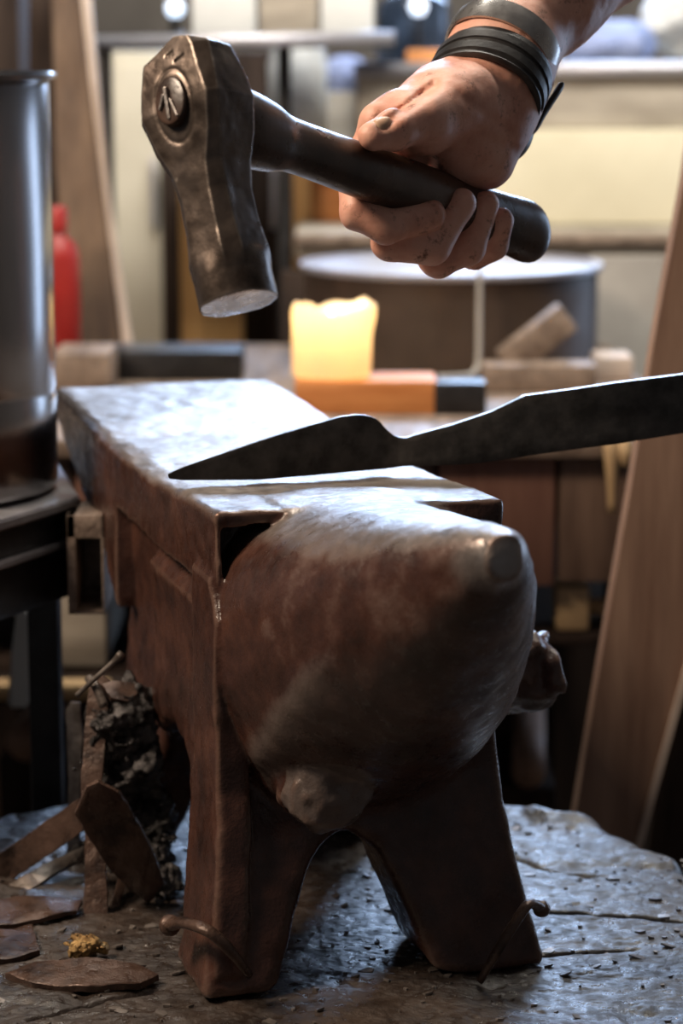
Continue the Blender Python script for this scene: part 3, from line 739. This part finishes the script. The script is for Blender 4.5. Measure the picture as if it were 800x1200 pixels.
def dense(p, k=3):
    out = []
    for a, b in zip(p, p[1:]+p[:1]):
        for i in range(k): t = i/k; out.append(tuple(a[j]*(1-t)+b[j]*t for j in range(len(a))))
    return out
G = 'scrap iron offcuts leaning beside the anvil'
def sh(name, pts, th, mat, label, **k): return shard(name, [W(*p) for p in dense(pts)], th, M[mat], label, group=G, **k)
sh('scrap_bar', [(98, 1081, 1.512), (127, 1081, 1.512), (122, 985, 1.535), (119, 925, 1.55), (124, 850, 1.566), (131, 800, 1.577), (118, 790, 1.58), (105, 796, 1.58), (98, 860, 1.566), (94, 925, 1.55), (99, 985, 1.535)], .004, 'rust', 'tall narrow iron bar standing upright in the scrap pile, its top bent')
sh('scrap_plate', [(88, 955, 1.495), (102, 925, 1.490), (116, 918, 1.490), (142, 932, 1.497), (165, 968, 1.51), (180, 1000, 1.52), (193, 1036, 1.528), (174, 1060, 1.532), (152, 1045, 1.528), (128, 1018, 1.518), (105, 985, 1.505)], .005, 'rust', 'broad pointed rusty plate leaning diagonally down towards the anvil foot')
sh('scrap_bar', [(-25, 1016, 1.585), (40, 972, 1.57), (92, 936, 1.555), (98, 952, 1.553), (96, 975, 1.55), (50, 1008, 1.565), (8, 1034, 1.585), (-20, 1034, 1.59)], .005, 'rust', 'wide dark iron bar sloping down to the left edge of the stump')
sh('scrap_bar', [(-10, 1052, 1.56), (20, 1030, 1.57), (60, 1008, 1.585), (100, 990, 1.60), (104, 1001, 1.60), (70, 1020, 1.58), (35, 1042, 1.56)], .004, 'rust_light', 'thin pale grey iron strip lying under the sloping bars')
sh('scrap_bar', [(77, 832, 1.66), (83, 823, 1.66), (93, 824, 1.66), (96, 862, 1.655), (93, 960, 1.645), (92, 1020, 1.64), (78, 1020, 1.64), (80, 925, 1.65)], .004, 'rust_light', 'short iron bar with a shiny grey top standing at the back of the scrap pile')
sh('scrap_plate', [(118, 801, 1.575), (135, 797, 1.577), (158, 800, 1.58), (162, 812, 1.575), (150, 822, 1.565), (130, 818, 1.562)], .004, 'rust', 'small iron flap resting on top of the slag beside the anvil')
sh('scrap_bar', [(128, 1070, 1.525), (139, 1030, 1.55), (146, 1005, 1.57), (152, 1008, 1.57), (148, 1035, 1.55), (139, 1072, 1.525)], .004, 'rust', 'narrow iron sliver standing between the plate and the slag')
bm = tube_mesh(spline([W(90, 815, 1.565), W(106, 800, 1.562), W(124, 784, 1.56), W(143, 766, 1.558)], 6), [.0018]*16+[.0022, .003, .0026], 10, True)
tag(bm_obj('iron_rod', bm, M['rust_light'], None, True), 'thin iron rod poking up over the scrap pile towards the anvil', 'rod')
bm = tube_mesh(spline([W(104, 795, 1.576), W(113, 806, 1.566), W(122, 828, 1.560)], 6), .0032, 10, True)
tag(bm_obj('bent_nail', bm, M['rust_light'], None, True), 'stubby bent nail hooked over the tall bar in the scrap pile', 'nail')
def flat(pts, lift, th, mat, label):
    P = [WZ(x, y, TOP+.004+(l if l else 0)) for x, y, l in dense([(a[0], a[1], a[2] if len(a) > 2 else 0) for a in pts])]
    return shard('scrap_plate', P, -th, M[mat], label, group='flat iron offcuts lying on the stump top', back=(0, 0, 1))
flat([(-30, 1056), (40, 1047, .004), (96, 1054), (90, 1066), (45, 1077), (-30, 1088)], 0, .004, 'rust', 'flat iron offcut lying furthest back at the left of the stump top')
flat([(-30, 1092), (38, 1083), (46, 1112), (10, 1122), (-30, 1126)], 0, .004, 'rust', 'square-ended iron offcut lying between the two longer flat ones')
flat([(6, 1140, .001), (40, 1126, .004), (100, 1121, .006), (160, 1128, .004), (187, 1140, .001), (165, 1150, .001), (100, 1156, .001), (40, 1152, .001)], 0, .005, 'rust', 'leaf-shaped iron offcut lying nearest the front left of the stump')
def lump(name, c, r, mat, label, cat, group=None, amp=.35, fr=60, h=None, sq=(1, 1, 1)):
    r = np.array([r*q for q in sq]); m = r.max()*1.5; h = h or m/26
    s = Solid(np.array(c)-m, np.array(c)+m, h); X, Y, Z = np.meshgrid(*s.ax, indexing='ij')
    d = (np.sqrt(((X-c[0])/r[0])**2+((Y-c[1])/r[1])**2+((Z-c[2])/r[2])**2)-1)*r.min()
    nn = fbm(X, Y, Z, fr, 3); s.F = (d+amp*r.min()*nn+amp*.5*r.min()*np.abs(vnoise(X, Y, Z, fr*2.2))).astype(np.float32)
    V, Q = s.mesh(); o = link(name, mesh_fast(name, V, Q), M[mat], None, False); return tag(o, label, cat, group)
SG = 'slag clinkers heaped against the anvil'
lump('slag_clinker', W(143, 838, 1.575), .021, 'clinker', 'glassy grey slag clinker topmost of the heap against the anvil', 'slag', SG, .9, 70, sq=(1, 1, 1.1))
lump('slag_clinker', W(146, 895, 1.585), .026, 'clinker', 'black slag clinker in the middle of the heap against the anvil', 'slag', SG, .9, 60)
lump('slag_clinker', W(152, 955, 1.60), .027, 'clinker', 'large black slag clinker low in the heap behind the pointed plate', 'slag', SG, .9, 60)
lump('slag_clinker', W(178, 990, 1.575), .017, 'clinker', 'small crusty grey clinker tucked beside the front left anvil foot', 'slag', SG, .9, 90)
lump('slag_clinker', W(190, 1042, 1.555), .016, 'clinker', 'glinting bluish clinker at the bottom of the heap by the anvil foot', 'slag', SG, .9, 90)
lump('slag_clinker', W(130, 1015, 1.62), .024, 'clinker', 'dark clinker at the back of the heap behind the upright bar', 'slag', SG, .9, 70)
lump('slag_nugget', WZ(100, 1110, TOP+.0075), .0115, 'brass', 'small golden crusty nugget lying on the stump top', 'nugget', None, 1.0, 170, sq=(1.1, .8, .62))
def flakes():
    bm = bmesh.new()
    for k in range(520):
        a = random.uniform(-math.pi, math.pi); r = .31*math.sqrt(random.random()); x = SCX+r*math.cos(a); y = SCY+r*math.sin(a)
        z = stump_z(x, y)+.0006; sz = random.choice([.0012, .0016, .0022, .0032, .005]); n = random.choice([4, 5, 6]); ph = random.random()*6
        tl = Matrix.Rotation(random.uniform(-.35, .35), 3, 'X') @ Matrix.Rotation(random.uniform(-.35, .35), 3, 'Y')
        ps = [Vector((math.cos(ph+2*math.pi*i/n)*sz*random.uniform(.5, 1.2), math.sin(ph+2*math.pi*i/n)*sz*random.uniform(.4, .9), 0)) for i in range(n)]
        up = [bm.verts.new(Vector((x, y, z+.0007))+tl @ p) for p in ps]; dn = [bm.verts.new(Vector((x, y, z-.0006))+tl @ p) for p in ps]
        bm.faces.new(up); bm.faces.new(dn[::-1])
        for i in range(n): bm.faces.new((up[i], dn[i], dn[(i+1) % n], up[(i+1) % n]))
    o = bm_obj('forge_scale', bm, M['rust_light'], None); tag(o, 'small flakes of hammer scale scattered over the stump top', 'forge scale', kind='stuff')
flakes()

# ------------------------------------------------------------------ left: steel side table with the tall stainless cylinder
def prism(name, pts, z0, z1, mat, parent=None, bev=.0015):
    bm = bmesh.new(); a = [bm.verts.new((p[0], p[1], z0)) for p in pts]; b = [bm.verts.new((p[0], p[1], z1)) for p in pts]
    n = len(pts); bm.faces.new(a[::-1]); bm.faces.new(b)
    for i in range(n): bm.faces.new((a[i], a[(i+1) % n], b[(i+1) % n], b[i]))
    if bev: bmesh.ops.bevel(bm, geom=bm.edges[:], offset=bev, segments=2, affect='EDGES')
    return bm_obj(name, bm, mat, parent, angle=40)
t = thing('side_table', 'black steel side table with layered edge, left of the anvil', 'table')
c0 = WZ(94, 582, .73)[:2]; c3 = WZ(-150, 655, .73)[:2]; c1 = WZ(64, 535, .73)[:2]; c1 = c0+(c1-c0)*1.6
poly = [c0, c1, np.array([-.75, c1[1]]), np.array([-.75, c3[1]]), c3]
cc = np.mean(poly, 0)
prism('table_top', poly, .722, .730, M['worn_steel'], t)
prism('apron', [cc+(p-cc)*.985 for p in poly], .700, .722, M['black_steel'], t)
prism('lower_plate', [cc+(p-cc)*.997 for p in poly], .694, .700, M['worn_steel'], t)
prism('rail', [cc+(p-cc)*.975 for p in poly], .655, .694, M['black_steel'], t)
def tube_end(name, x0, y0, x1, y1, Y, L, parent, mat):
    a = W(x0, (y0+y1)/2, Y); b = W(x1, (y0+y1)/2, Y); z1 = W(x0, y0, Y)[2]; z0 = W(x0, y1, Y)[2]; w_ = .0062
    bm = bmesh.new()
    for bx in ((a[0], a[0]+w_, z0, z1), (b[0]-.002, b[0], z0, z1), (a[0], b[0], z1-.017, z1), (a[0], b[0], z0, z0+.002)): bm_box(bm, bx[0], bx[1], Y, Y+L, bx[2], bx[3], .0006)
    bm_box(bm, a[0], b[0], Y+L-.003, Y+L, z0, z1, .0003)
    return bm_obj(name, bm, mat, parent, angle=40)
tube_end('bracket_tube', 79, 604, 122, 720, 1.735, .06, t, M['rust_tube'])
for x, y in ((c0[0]-.035, c0[1]+.05), (-.72, 2.0), (-.72, 1.6)): box('leg', x-.012, x+.012, y-.012, y+.012, 0, .66, M['black_steel'], t, .002)
ccx, ccy, cr = -.3225, 1.80, .108
t = thing('steel_cylinder', 'tall brushed stainless steel pot with a rolled rim, on the side table', 'pot', (ccx, ccy, .73))
H = .312
lathe('shell', [(cr*.93, .0), (cr-.004, .002), (cr, .008), (cr, .074), (cr-.0012, .077), (cr, .080), (cr, H-.006), (cr-.002, H-.004), (cr-.002, .01), (.001, .01)], M['stainless'], t, 96)
lathe('rim', [(cr-.002, H-.008), (cr+.0045, H-.006), (cr+.0058, H-.003), (cr+.0045, H), (cr-.003, H), (cr-.003, H-.007)], M['stainless'], t, 96)

# ------------------------------------------------------------------ workbench behind the anvil and what stands on it
def pxbox(name, x0, y0, x1, y1, Y, th, mat, parent=None, bev=.004, zbase=None):
    ym = (y0+y1)/2; a = W(x0, ym, Y)[0]; b = W(x1, ym, Y)[0]; z1 = W((x0+x1)/2, y0, Y)[2]; z0 = W((x0+x1)/2, y1, Y)[2] if zbase is None else zbase
    return box(name, a, b, Y, Y+th, z0, z1, M[mat], parent, bev)
BZ = .70
t = thing('workbench', 'long wooden workbench with brown front boards behind the anvil', 'workbench')
box('bench_top', -.62, .335, 2.24, 3.02, BZ-.018, BZ, M['wood_grey'], t, .004)
xs = np.linspace(-.60, .32, 9)
for k in range(8):
    box('front_board', xs[k]+.002, xs[k+1]-.002, 2.26, 2.28, .555+.004*(k % 3), BZ-.019, M['wood_brown' if k % 3 else 'wood_edge_brown'], t, .003)
for x in (-.58, -.12, .29):
    for y in (2.32, 2.92): box('leg', x-.03, x+.03, y-.03, y+.03, 0, BZ-.019, M['dark'], t, .004)
box('lower_shelf', -.16, .31, 2.26, 2.9, .497, .505, M['dark'], t, .003)
box('back_board', -.60, .32, 2.95, 2.97, .02, BZ-.04, M['dark'], t, .001)
# pine block and candle
p0 = WZ(345, 486, BZ); p1 = WZ(512, 486, BZ); py0 = p0[1]
tag(box('pine_block', p0[0], p1[0], py0, py0+.075, BZ, BZ+.034, M['wood_orange'], None, .003), 'orange pine block lying on the workbench under the candle', 'wooden block')
def candle():
    c = W(388, 440, py0+.042); cx, cy, cz = c[0], c[1], BZ+.034
    t = thing('candle', 'fat lit cream candle with a melted lopsided rim, on the pine block', 'candle', (cx, cy, cz))
    n = 64; prof = [(.030, 0), (.0395, .001), (.0405, .008), (.0400, .040), (.0408, .060), (.0395, .069), (.036, .072), (.0325, .066), (.029, .050), (.020, .044), (.001, .043)]
    bm = bmesh.new(); rings = []
    for k, (r, z) in enumerate(prof):
        ring = []
        for i in range(n):
            a = 2*math.pi*i/n; f = z/.07
            lip = .0045*math.sin(2*a+.6)+.0025*math.sin(5*a)+.006*math.exp(-((a-5.9)/.35)**2)
            bulge = .007*math.exp(-((a-6.0)/.33)**2)*max(0, f-.45)/.55 if k < 8 else 0
            rr = r*(1+.02*math.sin(3*a+1)*f)+bulge
            ring.append(bm.verts.new((rr*math.cos(a), rr*math.sin(a), z+(lip if 4 <= k <= 7 else lip*.3*(f > .5)))))
        rings.append(ring)
    for a, b in zip(rings, rings[1:]):
        for i in range(n): bm.faces.new((a[i], a[(i+1) % n], b[(i+1) % n], b[i]))
    bm.faces.new(rings[0]); bm.faces.new(rings[-1])
    bm_obj('wax_body', bm, M['wax'], t, True)
    bm_obj('wick', tube_mesh([(0, 0, .042), (.001, 0, .049), (.002, 0, .052)], .0008, 8), M['wick'], t, True)
    lathe('flame', [(.0005, .049), (.0028, .053), (.0035, .057), (.0022, .063), (.0004, .069)], M['flame'], t, 16)
    l = bpy.data.lights.new('candle_light', 'POINT'); l.energy = 1.25; l.color = (1, .80, .55); l.shadow_soft_size = .006
    o = bpy.data.objects.new('candle_light', l); COL.objects.link(o); o.parent = t; o.location = (.001, -.010, .060)
candle()
def drum():
    cy = 2.86; cx = W(528, 330, cy)[0]; r = .173
    t = thing('quench_pot', 'wide low sooty drum filled to its white rim, on the workbench', 'pot', (cx, cy, BZ))
    h = .112
    lathe('drum_body', [(r*.97, 0), (r, .003), (r, h-.004), (r+.004, h-.003), (r+.004, h+.002), (r-.003, h+.002), (r-.003, .02)], M['pot'], t, 96)
    lathe('rim', [(r+.0042, h-.004), (r+.0062, h-.001), (r+.0055, h+.003), (r-.004, h+.0035), (r-.004, h)], M['pale_steel'], t, 96)
    lathe('quench_surface', [(.001, h-.002), (r-.0032, h-.002), (r-.0034, h-.012), (.001, h-.012)], M['water'], t, 96)
drum()
bm = tube_mesh(spline([W(562, 312, 2.66), W(561, 370, 2.655), W(560, 425, 2.65), W(553, 438, 2.64), W(540, 441, 2.62), W(515, 442, 2.60)], 6), .0032, 12, True)
tag(bm_obj('hooked_rod', bm, M['grey'], None, True), 'thin upright rod with a hooked foot, standing before the drum', 'rod')
a = W(628, 398, 2.62)
mt = Matrix.Translation(a) @ Matrix.Rotation(R(-38), 4, 'Y')
tag(box('wooden_wedge', -.043, .043, -.02, .02, -.0165, .0165, M['wood_grey'], None, .004, mt), 'short grey wooden block leaning aslant on the drum', 'wooden block')
tag(pxbox('wooden_strip', 566, 428, 700, 446, 2.56, .05, 'wood_grey', zbase=BZ), 'low grey wooden strip lying in front of the drum', 'wooden strip')
tag(pxbox('flat_bar', 508, 448, 570, 474, 2.40, .04, 'black_steel', zbase=BZ), 'dark flat steel bar beside the pine block', 'steel bar')
tag(pxbox('pale_block', 698, 418, 742, 442, 2.66, .06, 'wood_edge', zbase=BZ), 'small pale block at the right end of the workbench', 'block')
tag(pxbox('steel_offcut', 122, 412, 284, 442, 2.66, .09, 'black_steel', zbase=BZ), 'dark flat steel offcut with pale top behind the anvil heel', 'steel bar')
tag(pxbox('wooden_offcut', 60, 414, 128, 446, 2.56, .10, 'wood_grey', zbase=BZ), 'rough pale wooden offcut between cylinder and steel offcut', 'wooden block')
# leaning plank, dark upright, red canister
def quad(name, pts, th, mat, parent=None, bev=.003):
    bm = bmesh.new(); P = [Vector(p) for p in pts]; n = (P[1]-P[0]).cross(P[2]-P[0]).normalized()
    if n.y < 0: n = -n
    a = [bm.verts.new(p) for p in P]; b = [bm.verts.new(p+n*th) for p in P]; k = len(P)
    bm.faces.new(a); bm.faces.new(b[::-1])
    for i in range(k): bm.faces.new((a[i], a[(i+1) % k], b[(i+1) % k], b[i]))
    if bev: bmesh.ops.bevel(bm, geom=bm.edges[:], offset=bev, segments=2, affect='EDGES')
    return bm_obj(name, bm, mat, parent, angle=40)
t = thing('leaning_plank', 'brown plank with a pale sawn edge leaning behind the steel cylinder', 'plank')
quad('plank_face', [W(78, 425, 2.80), W(146, 425, 2.80), W(108, 120, 2.86), W(88, -60, 2.90), W(58, -60, 2.90), W(66, 200, 2.84)], .03, M['wood_plank'], t)
quad('sawn_edge', [W(146, 425, 2.797), W(157, 425, 2.797), W(128, 240, 2.83), W(112, 80, 2.862), W(100, -60, 2.897), W(88, -60, 2.897), W(108, 120, 2.857)], .03, M['wood_edge'], t, .002)
tag(quad('dark_plank', [W(30, 430, 2.93), W(80, 430, 2.93), W(84, -80, 2.97), W(34, -80, 2.97)], .03, M['dark']), 'soot dark plank standing behind the steel cylinder', 'plank')
c = W(72, 400, 2.72)
t = thing('red_canister', 'red canister standing between steel cylinder and plank', 'canister', (c[0]-.006, 2.74, BZ))
lathe('body', [(.001, 0), (.024, 0), (.026, .004), (.026, .13), (.022, .145), (.012, .155), (.010, .16)], M['red'], t, 40)
lathe('cap', [(.010, .158), (.013, .160), (.013, .185), (.010, .188), (.001, .188)], M['red'], t, 24)

# ------------------------------------------------------------------ far background
def cabinet(name, x0, y0, x1, Y, th, mat, label, cat, door=True):
    t = thing(name, label, cat)
    ym = max(y0, 60); a = W(x0, ym, Y)[0]; b = W(x1, ym, Y)[0]; z1 = W(x0, y0, Y)[2]
    box('body', a, b, Y, Y+th, 0, z1, M[mat], t, .005)
    if door:
        box('door', a+.012, b-.012, Y-.012, Y-.001, .06, z1-.02, M[mat], t, .003)
        box('handle', b-.03, b-.022, Y-.03, Y-.012, z1-.25, z1-.15, M['pale_steel'], t, .002)
    return t
cabinet('dark_cupboard', -90, -60, 24, 3.30, .3, 'dark', 'soot dark cupboard at the far left behind the steel cylinder', 'cupboard', False)
cabinet('cream_cabinet', 118, 60, 200, 3.55, .3, 'cream', 'tall cream cabinet behind the leaning plank and hammer', 'cabinet')
tag(pxbox('dark_plank', 190, 175, 213, 500, 3.48, .03, 'dark', zbase=0), 'narrow dark plank against the cream cabinet, left of the yellow board', 'plank')
tag(pxbox('yellow_board', 211, 185, 284, 500, 3.40, .03, 'wood_yellow', zbase=0), 'warm yellow board standing behind the hammer head', 'board')
cabinet('dark_locker', 268, 60, 342, 3.50, .3, 'dark', 'soot dark locker behind the hammer handle', 'cabinet')
t = thing('yellow_crate', 'tall yellow wooden crate behind the hammer handle, white tub on it', 'crate')
a = pxbox('side_board', 343, 166, 412, 500, 3.32, .11, 'wood_yellow', t, zbase=0)
pxbox('corner_batten', 366, 164, 414, 500, 3.305, .014, 'wood_orange', t, zbase=0)
z = W(370, 164, 3.305)[2]
c = W(349, 110, 3.375); t = thing('white_tub', 'off-white plastic tub standing on the yellow crate', 'tub', (c[0], 3.375, z))
zt = W(347, 57, 3.375)[2]-z
lathe('tub_body', [(.001, 0), (.036, 0), (.039, .004), (.041, zt*.85), (.037, zt*.9), (.001, zt*.9)], M['white'], t, 40)
lathe('lid', [(.001, zt*.88), (.038, zt*.88), (.038, zt*.97), (.035, zt), (.001, zt)], M['white'], t, 40)
def cloth(name, c, r, mat, label, cat='cloth', sq=(1.3, .8, .6)): return lump(name, c, r, mat, label, cat, None, .8, 14, None, sq)
tag(pxbox('grey_box', 376, 108, 415, 500, 3.50, .15, 'greige', zbase=0), 'grey-brown tall box between the yellow crate and the cream trough', 'box')
cloth('blue_cloth', W(405, 88, 3.57), .030, 'blue', 'crumpled blue cloth on the tall grey box', sq=(1.2, 1, .85))
# metal shelf with pale front edge
t = thing('metal_shelf', 'metal shelf table with a pale shiny front edge high behind the hammer', 'shelf')
p0 = W(100, 48, 3.10); p1 = W(462, 48, 3.10)
box('shelf_board', p0[0], p1[0], 3.11, 3.26, p0[2]-.008, p0[2]+.006, M['black_steel'], t, .002)
bm = tube_mesh([(p0[0], 3.10, p0[2]-.002), (p1[0], 3.10, p0[2]+.004)], .0085, 16, True); bm_obj('front_rail', bm, M['pale_steel'], t, True)
for x in (p0[0]+.012, W(330, 48, 3.1)[0]): box('leg', x-.009, x+.009, 3.22, 3.24, 0, p0[2]-.008, M['black_steel'], t, .002)
zs = p0[2]+.0062
def carton(x0, x1, y0, Y, mat, label, g='cartons on the metal shelf'):
    a = W(x0, 30, Y)[0]; b = W(x1, 30, Y)[0]; z1 = W(x0, y0, Y)[2]; t = thing('carton', label, 'carton', group=g)
    box('box', a, b, Y, Y+.10, zs, max(z1, zs+.02), M[mat], t, .003); box('lid', a-.002, b+.002, Y-.002, Y+.102, max(z1, zs+.02), max(z1, zs+.02)+.012, M[mat], t, .002)
carton(225, 300, -12, 3.13, 'white', 'white carton leftmost on the metal shelf, above the hammer head')
carton(304, 372, -30, 3.13, 'greige', 'grey-brown carton in the middle of the metal shelf')
carton(376, 438, -20, 3.13, 'white', 'white carton rightmost on the metal shelf, beside the dark bottle')
def bulb(x, y, Y, label):
    c = W(x, y, Y); t = thing('shelf_bulb', label, 'lamp', (c[0], c[1], zs), group='small glowing bulbs on the shelf')
    hh = c[2]-zs
    lathe('socket', [(.001, 0), (.014, 0), (.014, .004), (.006, .006), (.006, max(.008, hh-.01)), (.001, max(.008, hh-.01))], M['black_steel'], t, 20)
    lathe('globe', [(.001, hh-.0125), (.007, hh-.011), (.0115, hh-.004), (.0125, hh), (.0105, hh+.007), (.006, hh+.0112), (.001, hh+.0125)], M['bulb'], t, 24)
bulb(205, 10, 3.20, 'small round bluish bulb glowing above left of the hammer head')
def bottle(x, y0, Y, r, z0, mat, label):
    c = W(x, 40, Y); z1 = W(x, y0, Y)[2]-z0; t = thing('dark_bottle', label, 'bottle', (c[0], Y, z0))
    lathe('glass', [(.001, 0), (r*.95, 0), (r, .004), (r, z1*.72), (r*.8, z1*.82), (r*.35, z1*.9), (r*.35, z1*.97), (.001, z1*.97)], M[mat], t, 40)
    lathe('cap', [(r*.36, z1*.93), (r*.42, z1*.94), (r*.42, z1), (.001, z1)], M['black_steel'], t, 24)
# trough on the right
t = thing('cream_trough', 'long cream sheet metal trough with a pale rolled edge, far right', 'trough')
x0 = W(418, 150, 3.22)[0]; x1 = .95; zt = W(600, 82, 3.22)[2]; zm = W(600, 152, 3.22)[2]; zb = W(600, 264, 3.22)[2]
box('upper_panel', x0, x1, 3.235, 3.60, zm, zt-.004, M['greige'], t, .004)
box('front_panel', x0+.005, x1, 3.22, 3.60, zb, zm, M['cream_warm'], t, .006)
bm = tube_mesh([(x0-.004, 3.228, zt), (x1, 3.228, zt+.004)], .0095, 16, True); bm_obj('rolled_edge', bm, M['pale_steel'], t, True)
t2 = thing('ledge_beam', 'weathered grey-brown beam carrying the cream trough', 'beam')
xa = W(345, 285, 3.12)[0]; zc = W(500, 305, 3.12)[2]
box('beam', xa, x1, 3.12, 3.62, zc, zb-.001, M['greige'], t2, .006)
box('edge_strip', xa, x1, 3.105, 3.119, zb-.018, zb-.004, M['wood_grey'], t2, .003)
for x in (xa+.05, .42, .9): box('post', x-.03, x+.03, 3.3, 3.36, 0, zc, M['dark'], t2, .004)
bottle(484, -22, 3.36, .050, zt-.003, 'navy', 'big dark blue bottle standing between the cartons and the smith\'s wrist')
c = W(490, 8, 3.27)
t = thing('shelf_bulb', 'small round bluish bulb glowing in front of the dark bottle', 'lamp', (c[0], 3.27, zt-.003), group='small glowing bulbs on the shelf')
hh = c[2]-(zt-.003)
lathe('socket', [(.001, 0), (.010, 0), (.010, .004), (.004, .006), (.004, hh-.01), (.001, hh-.01)], M['black_steel'], t, 20)
lathe('globe', [(.001, hh-.0125), (.007, hh-.011), (.0115, hh-.004), (.0125, hh), (.0105, hh+.007), (.006, hh+.0112), (.001, hh+.0125)], M['bulb'], t, 24)
tag(pxbox('orange_block', 476, 58, 532, 98, 3.24, .04, 'wood_orange', zbase=zt-.003), 'small orange wooden block on the trough edge beside the wrist', 'wooden block')
cloth('blue_cloth', W(702, 50, 3.40), .052, 'blue', 'large blue cloth bundle lying on the cream trough', sq=(1.35, .9, .68))
cloth('white_sack', W(806, 16, 3.46), .052, 'white', 'white sack heaped at the right end of the cream trough', 'sack', sq=(1.2, .8, 1.1))
tag(pxbox('metal_sheet', 690, 300, 790, 430, 3.06, .02, 'grey', zbase=0), 'grey-blue sheet standing under the beam, right of the drum', 'sheet')
tag(pxbox('wooden_post', 330, 318, 372, 520, 3.10, .05, 'dark', zbase=0), 'dark upright post left of the drum', 'post')

# right: leaning board behind the stump, bits hanging off the bench
t = thing('leaning_board', 'long weathered brown board leaning behind the right side of the stump', 'board')
quad('board_face', [W(585, 1480, 1.98), W(655, 1480, 1.98), W(745, 990, 1.96), W(800, 790, 1.955), W(862, 560, 1.95), W(960, -60, 1.93), W(838, -60, 1.93), W(801, 215, 1.935), W(766, 400, 1.94), W(741, 560, 1.945), W(703, 780, 1.955), W(673, 960, 1.96)], .028, M['wood_post'], t, .002)
quad('split_edge', [W(655, 1480, 1.975), W(663, 1480, 1.975), W(753, 990, 1.955), W(808, 790, 1.95), W(870, 560, 1.945), W(968, -60, 1.925), W(960, -60, 1.925), W(862, 560, 1.945), W(800, 790, 1.95), W(745, 990, 1.955)], .03, M['wood_edge'], t, .001)
tag(quad('dark_backing', [W(690, 1500, 2.02), W(800, 1500, 2.02), W(880, 780, 2.01), W(790, 780, 2.01)], .03, M['dark']), 'dark backing added for the shaded area right of the leaning board', 'board')  # added dark sheet that fills the shaded area beside the leaning board
for (xa_, xb_, y1_, lab) in ((712, 722, 600, 'slim tan tool handle hanging at the right end of the bench, the longer one'), (728, 737, 545, 'slim tan tool handle hanging at the right end of the bench, the shorter one')):
    t = thing('hanging_tool', lab, 'tool', group='tool handles hanging off the bench end')
    P = [W(xa_, 488, 2.245), W((xa_+xb_)/2-1, 530, 2.23), W((xa_+xb_)/2, y1_, 2.23)]
    bm_obj('grip', tube_mesh(spline(P, 6), [.006+.002*math.sin(k*.4) for k in range(13)], 14), M['tan'], t, True)
t = thing('wooden_mallet', 'tan wooden mallet lying across the lower bench, behind the anvil horn', 'mallet')
c = WZ(668, 768, .522); my = 2.30; c = W(668, 765, my); zz_ = .506
box('mallet_head', c[0]-.016, c[0]+.016, my-.02, my+.03, zz_, zz_+.044, M['tan'], t, .005)
bm_obj('mallet_handle', tube_mesh([(c[0]+.014, my, zz_+.020), (c[0]+.15, my, zz_+.022)], .0085, 14), M['tan'], t, True)
def log(x, y, Y, r, label):
    c = W(x, y, Y); t = thing('firewood_log', label, 'log', (c[0], Y, 0), group='firewood logs under the bench')
    zc = max(c[2], r)
    bm_obj('log_bark', tube_mesh([(0, 0, zc), (.02, .25, zc)], r, 24, True), M['wood_post'], t, True)
    box('chock', -.03, .03, .0, .22, 0, zc-r*.96, M['dark'], t, .002)
log(619, 905, 2.5, .018, 'round tan log end low behind the right anvil foot')
log(30, 870, 2.5, .021, 'round orange log end low at the left edge')
t = thing('storage_box', 'grey-brown storage box under the bench, left of the anvil body', 'box')
pxbox('box_body', 56, 664, 124, 782, 2.26, .2, 'greige', t); pxbox('box_lid', 54, 655, 126, 668, 2.25, .22, 'greige', t)
zb_ = W(90, 784, 2.26)[2]
tag(box('plank_shelf', -.55, -.15, 2.20, 2.5, zb_-.02, zb_-.001, M['dark'], None, .002), 'dark plank carrying the storage box under the bench', 'shelf board')
tag(pxbox('wooden_rail', -40, 803, 128, 822, 2.19, .03, 'tan'), 'tan wooden rail running below the storage box at the left', 'rail')
tag(quad('pale_splint', [W(8, 830, 2.02), W(34, 830, 2.02), W(41, 764, 2.02), W(36, 720, 2.03), W(25, 688, 2.04), W(19, 715, 2.03), W(13, 765, 2.02)], .01, M['white']), 'pale pointed sheet leaning under the side table', 'sheet')
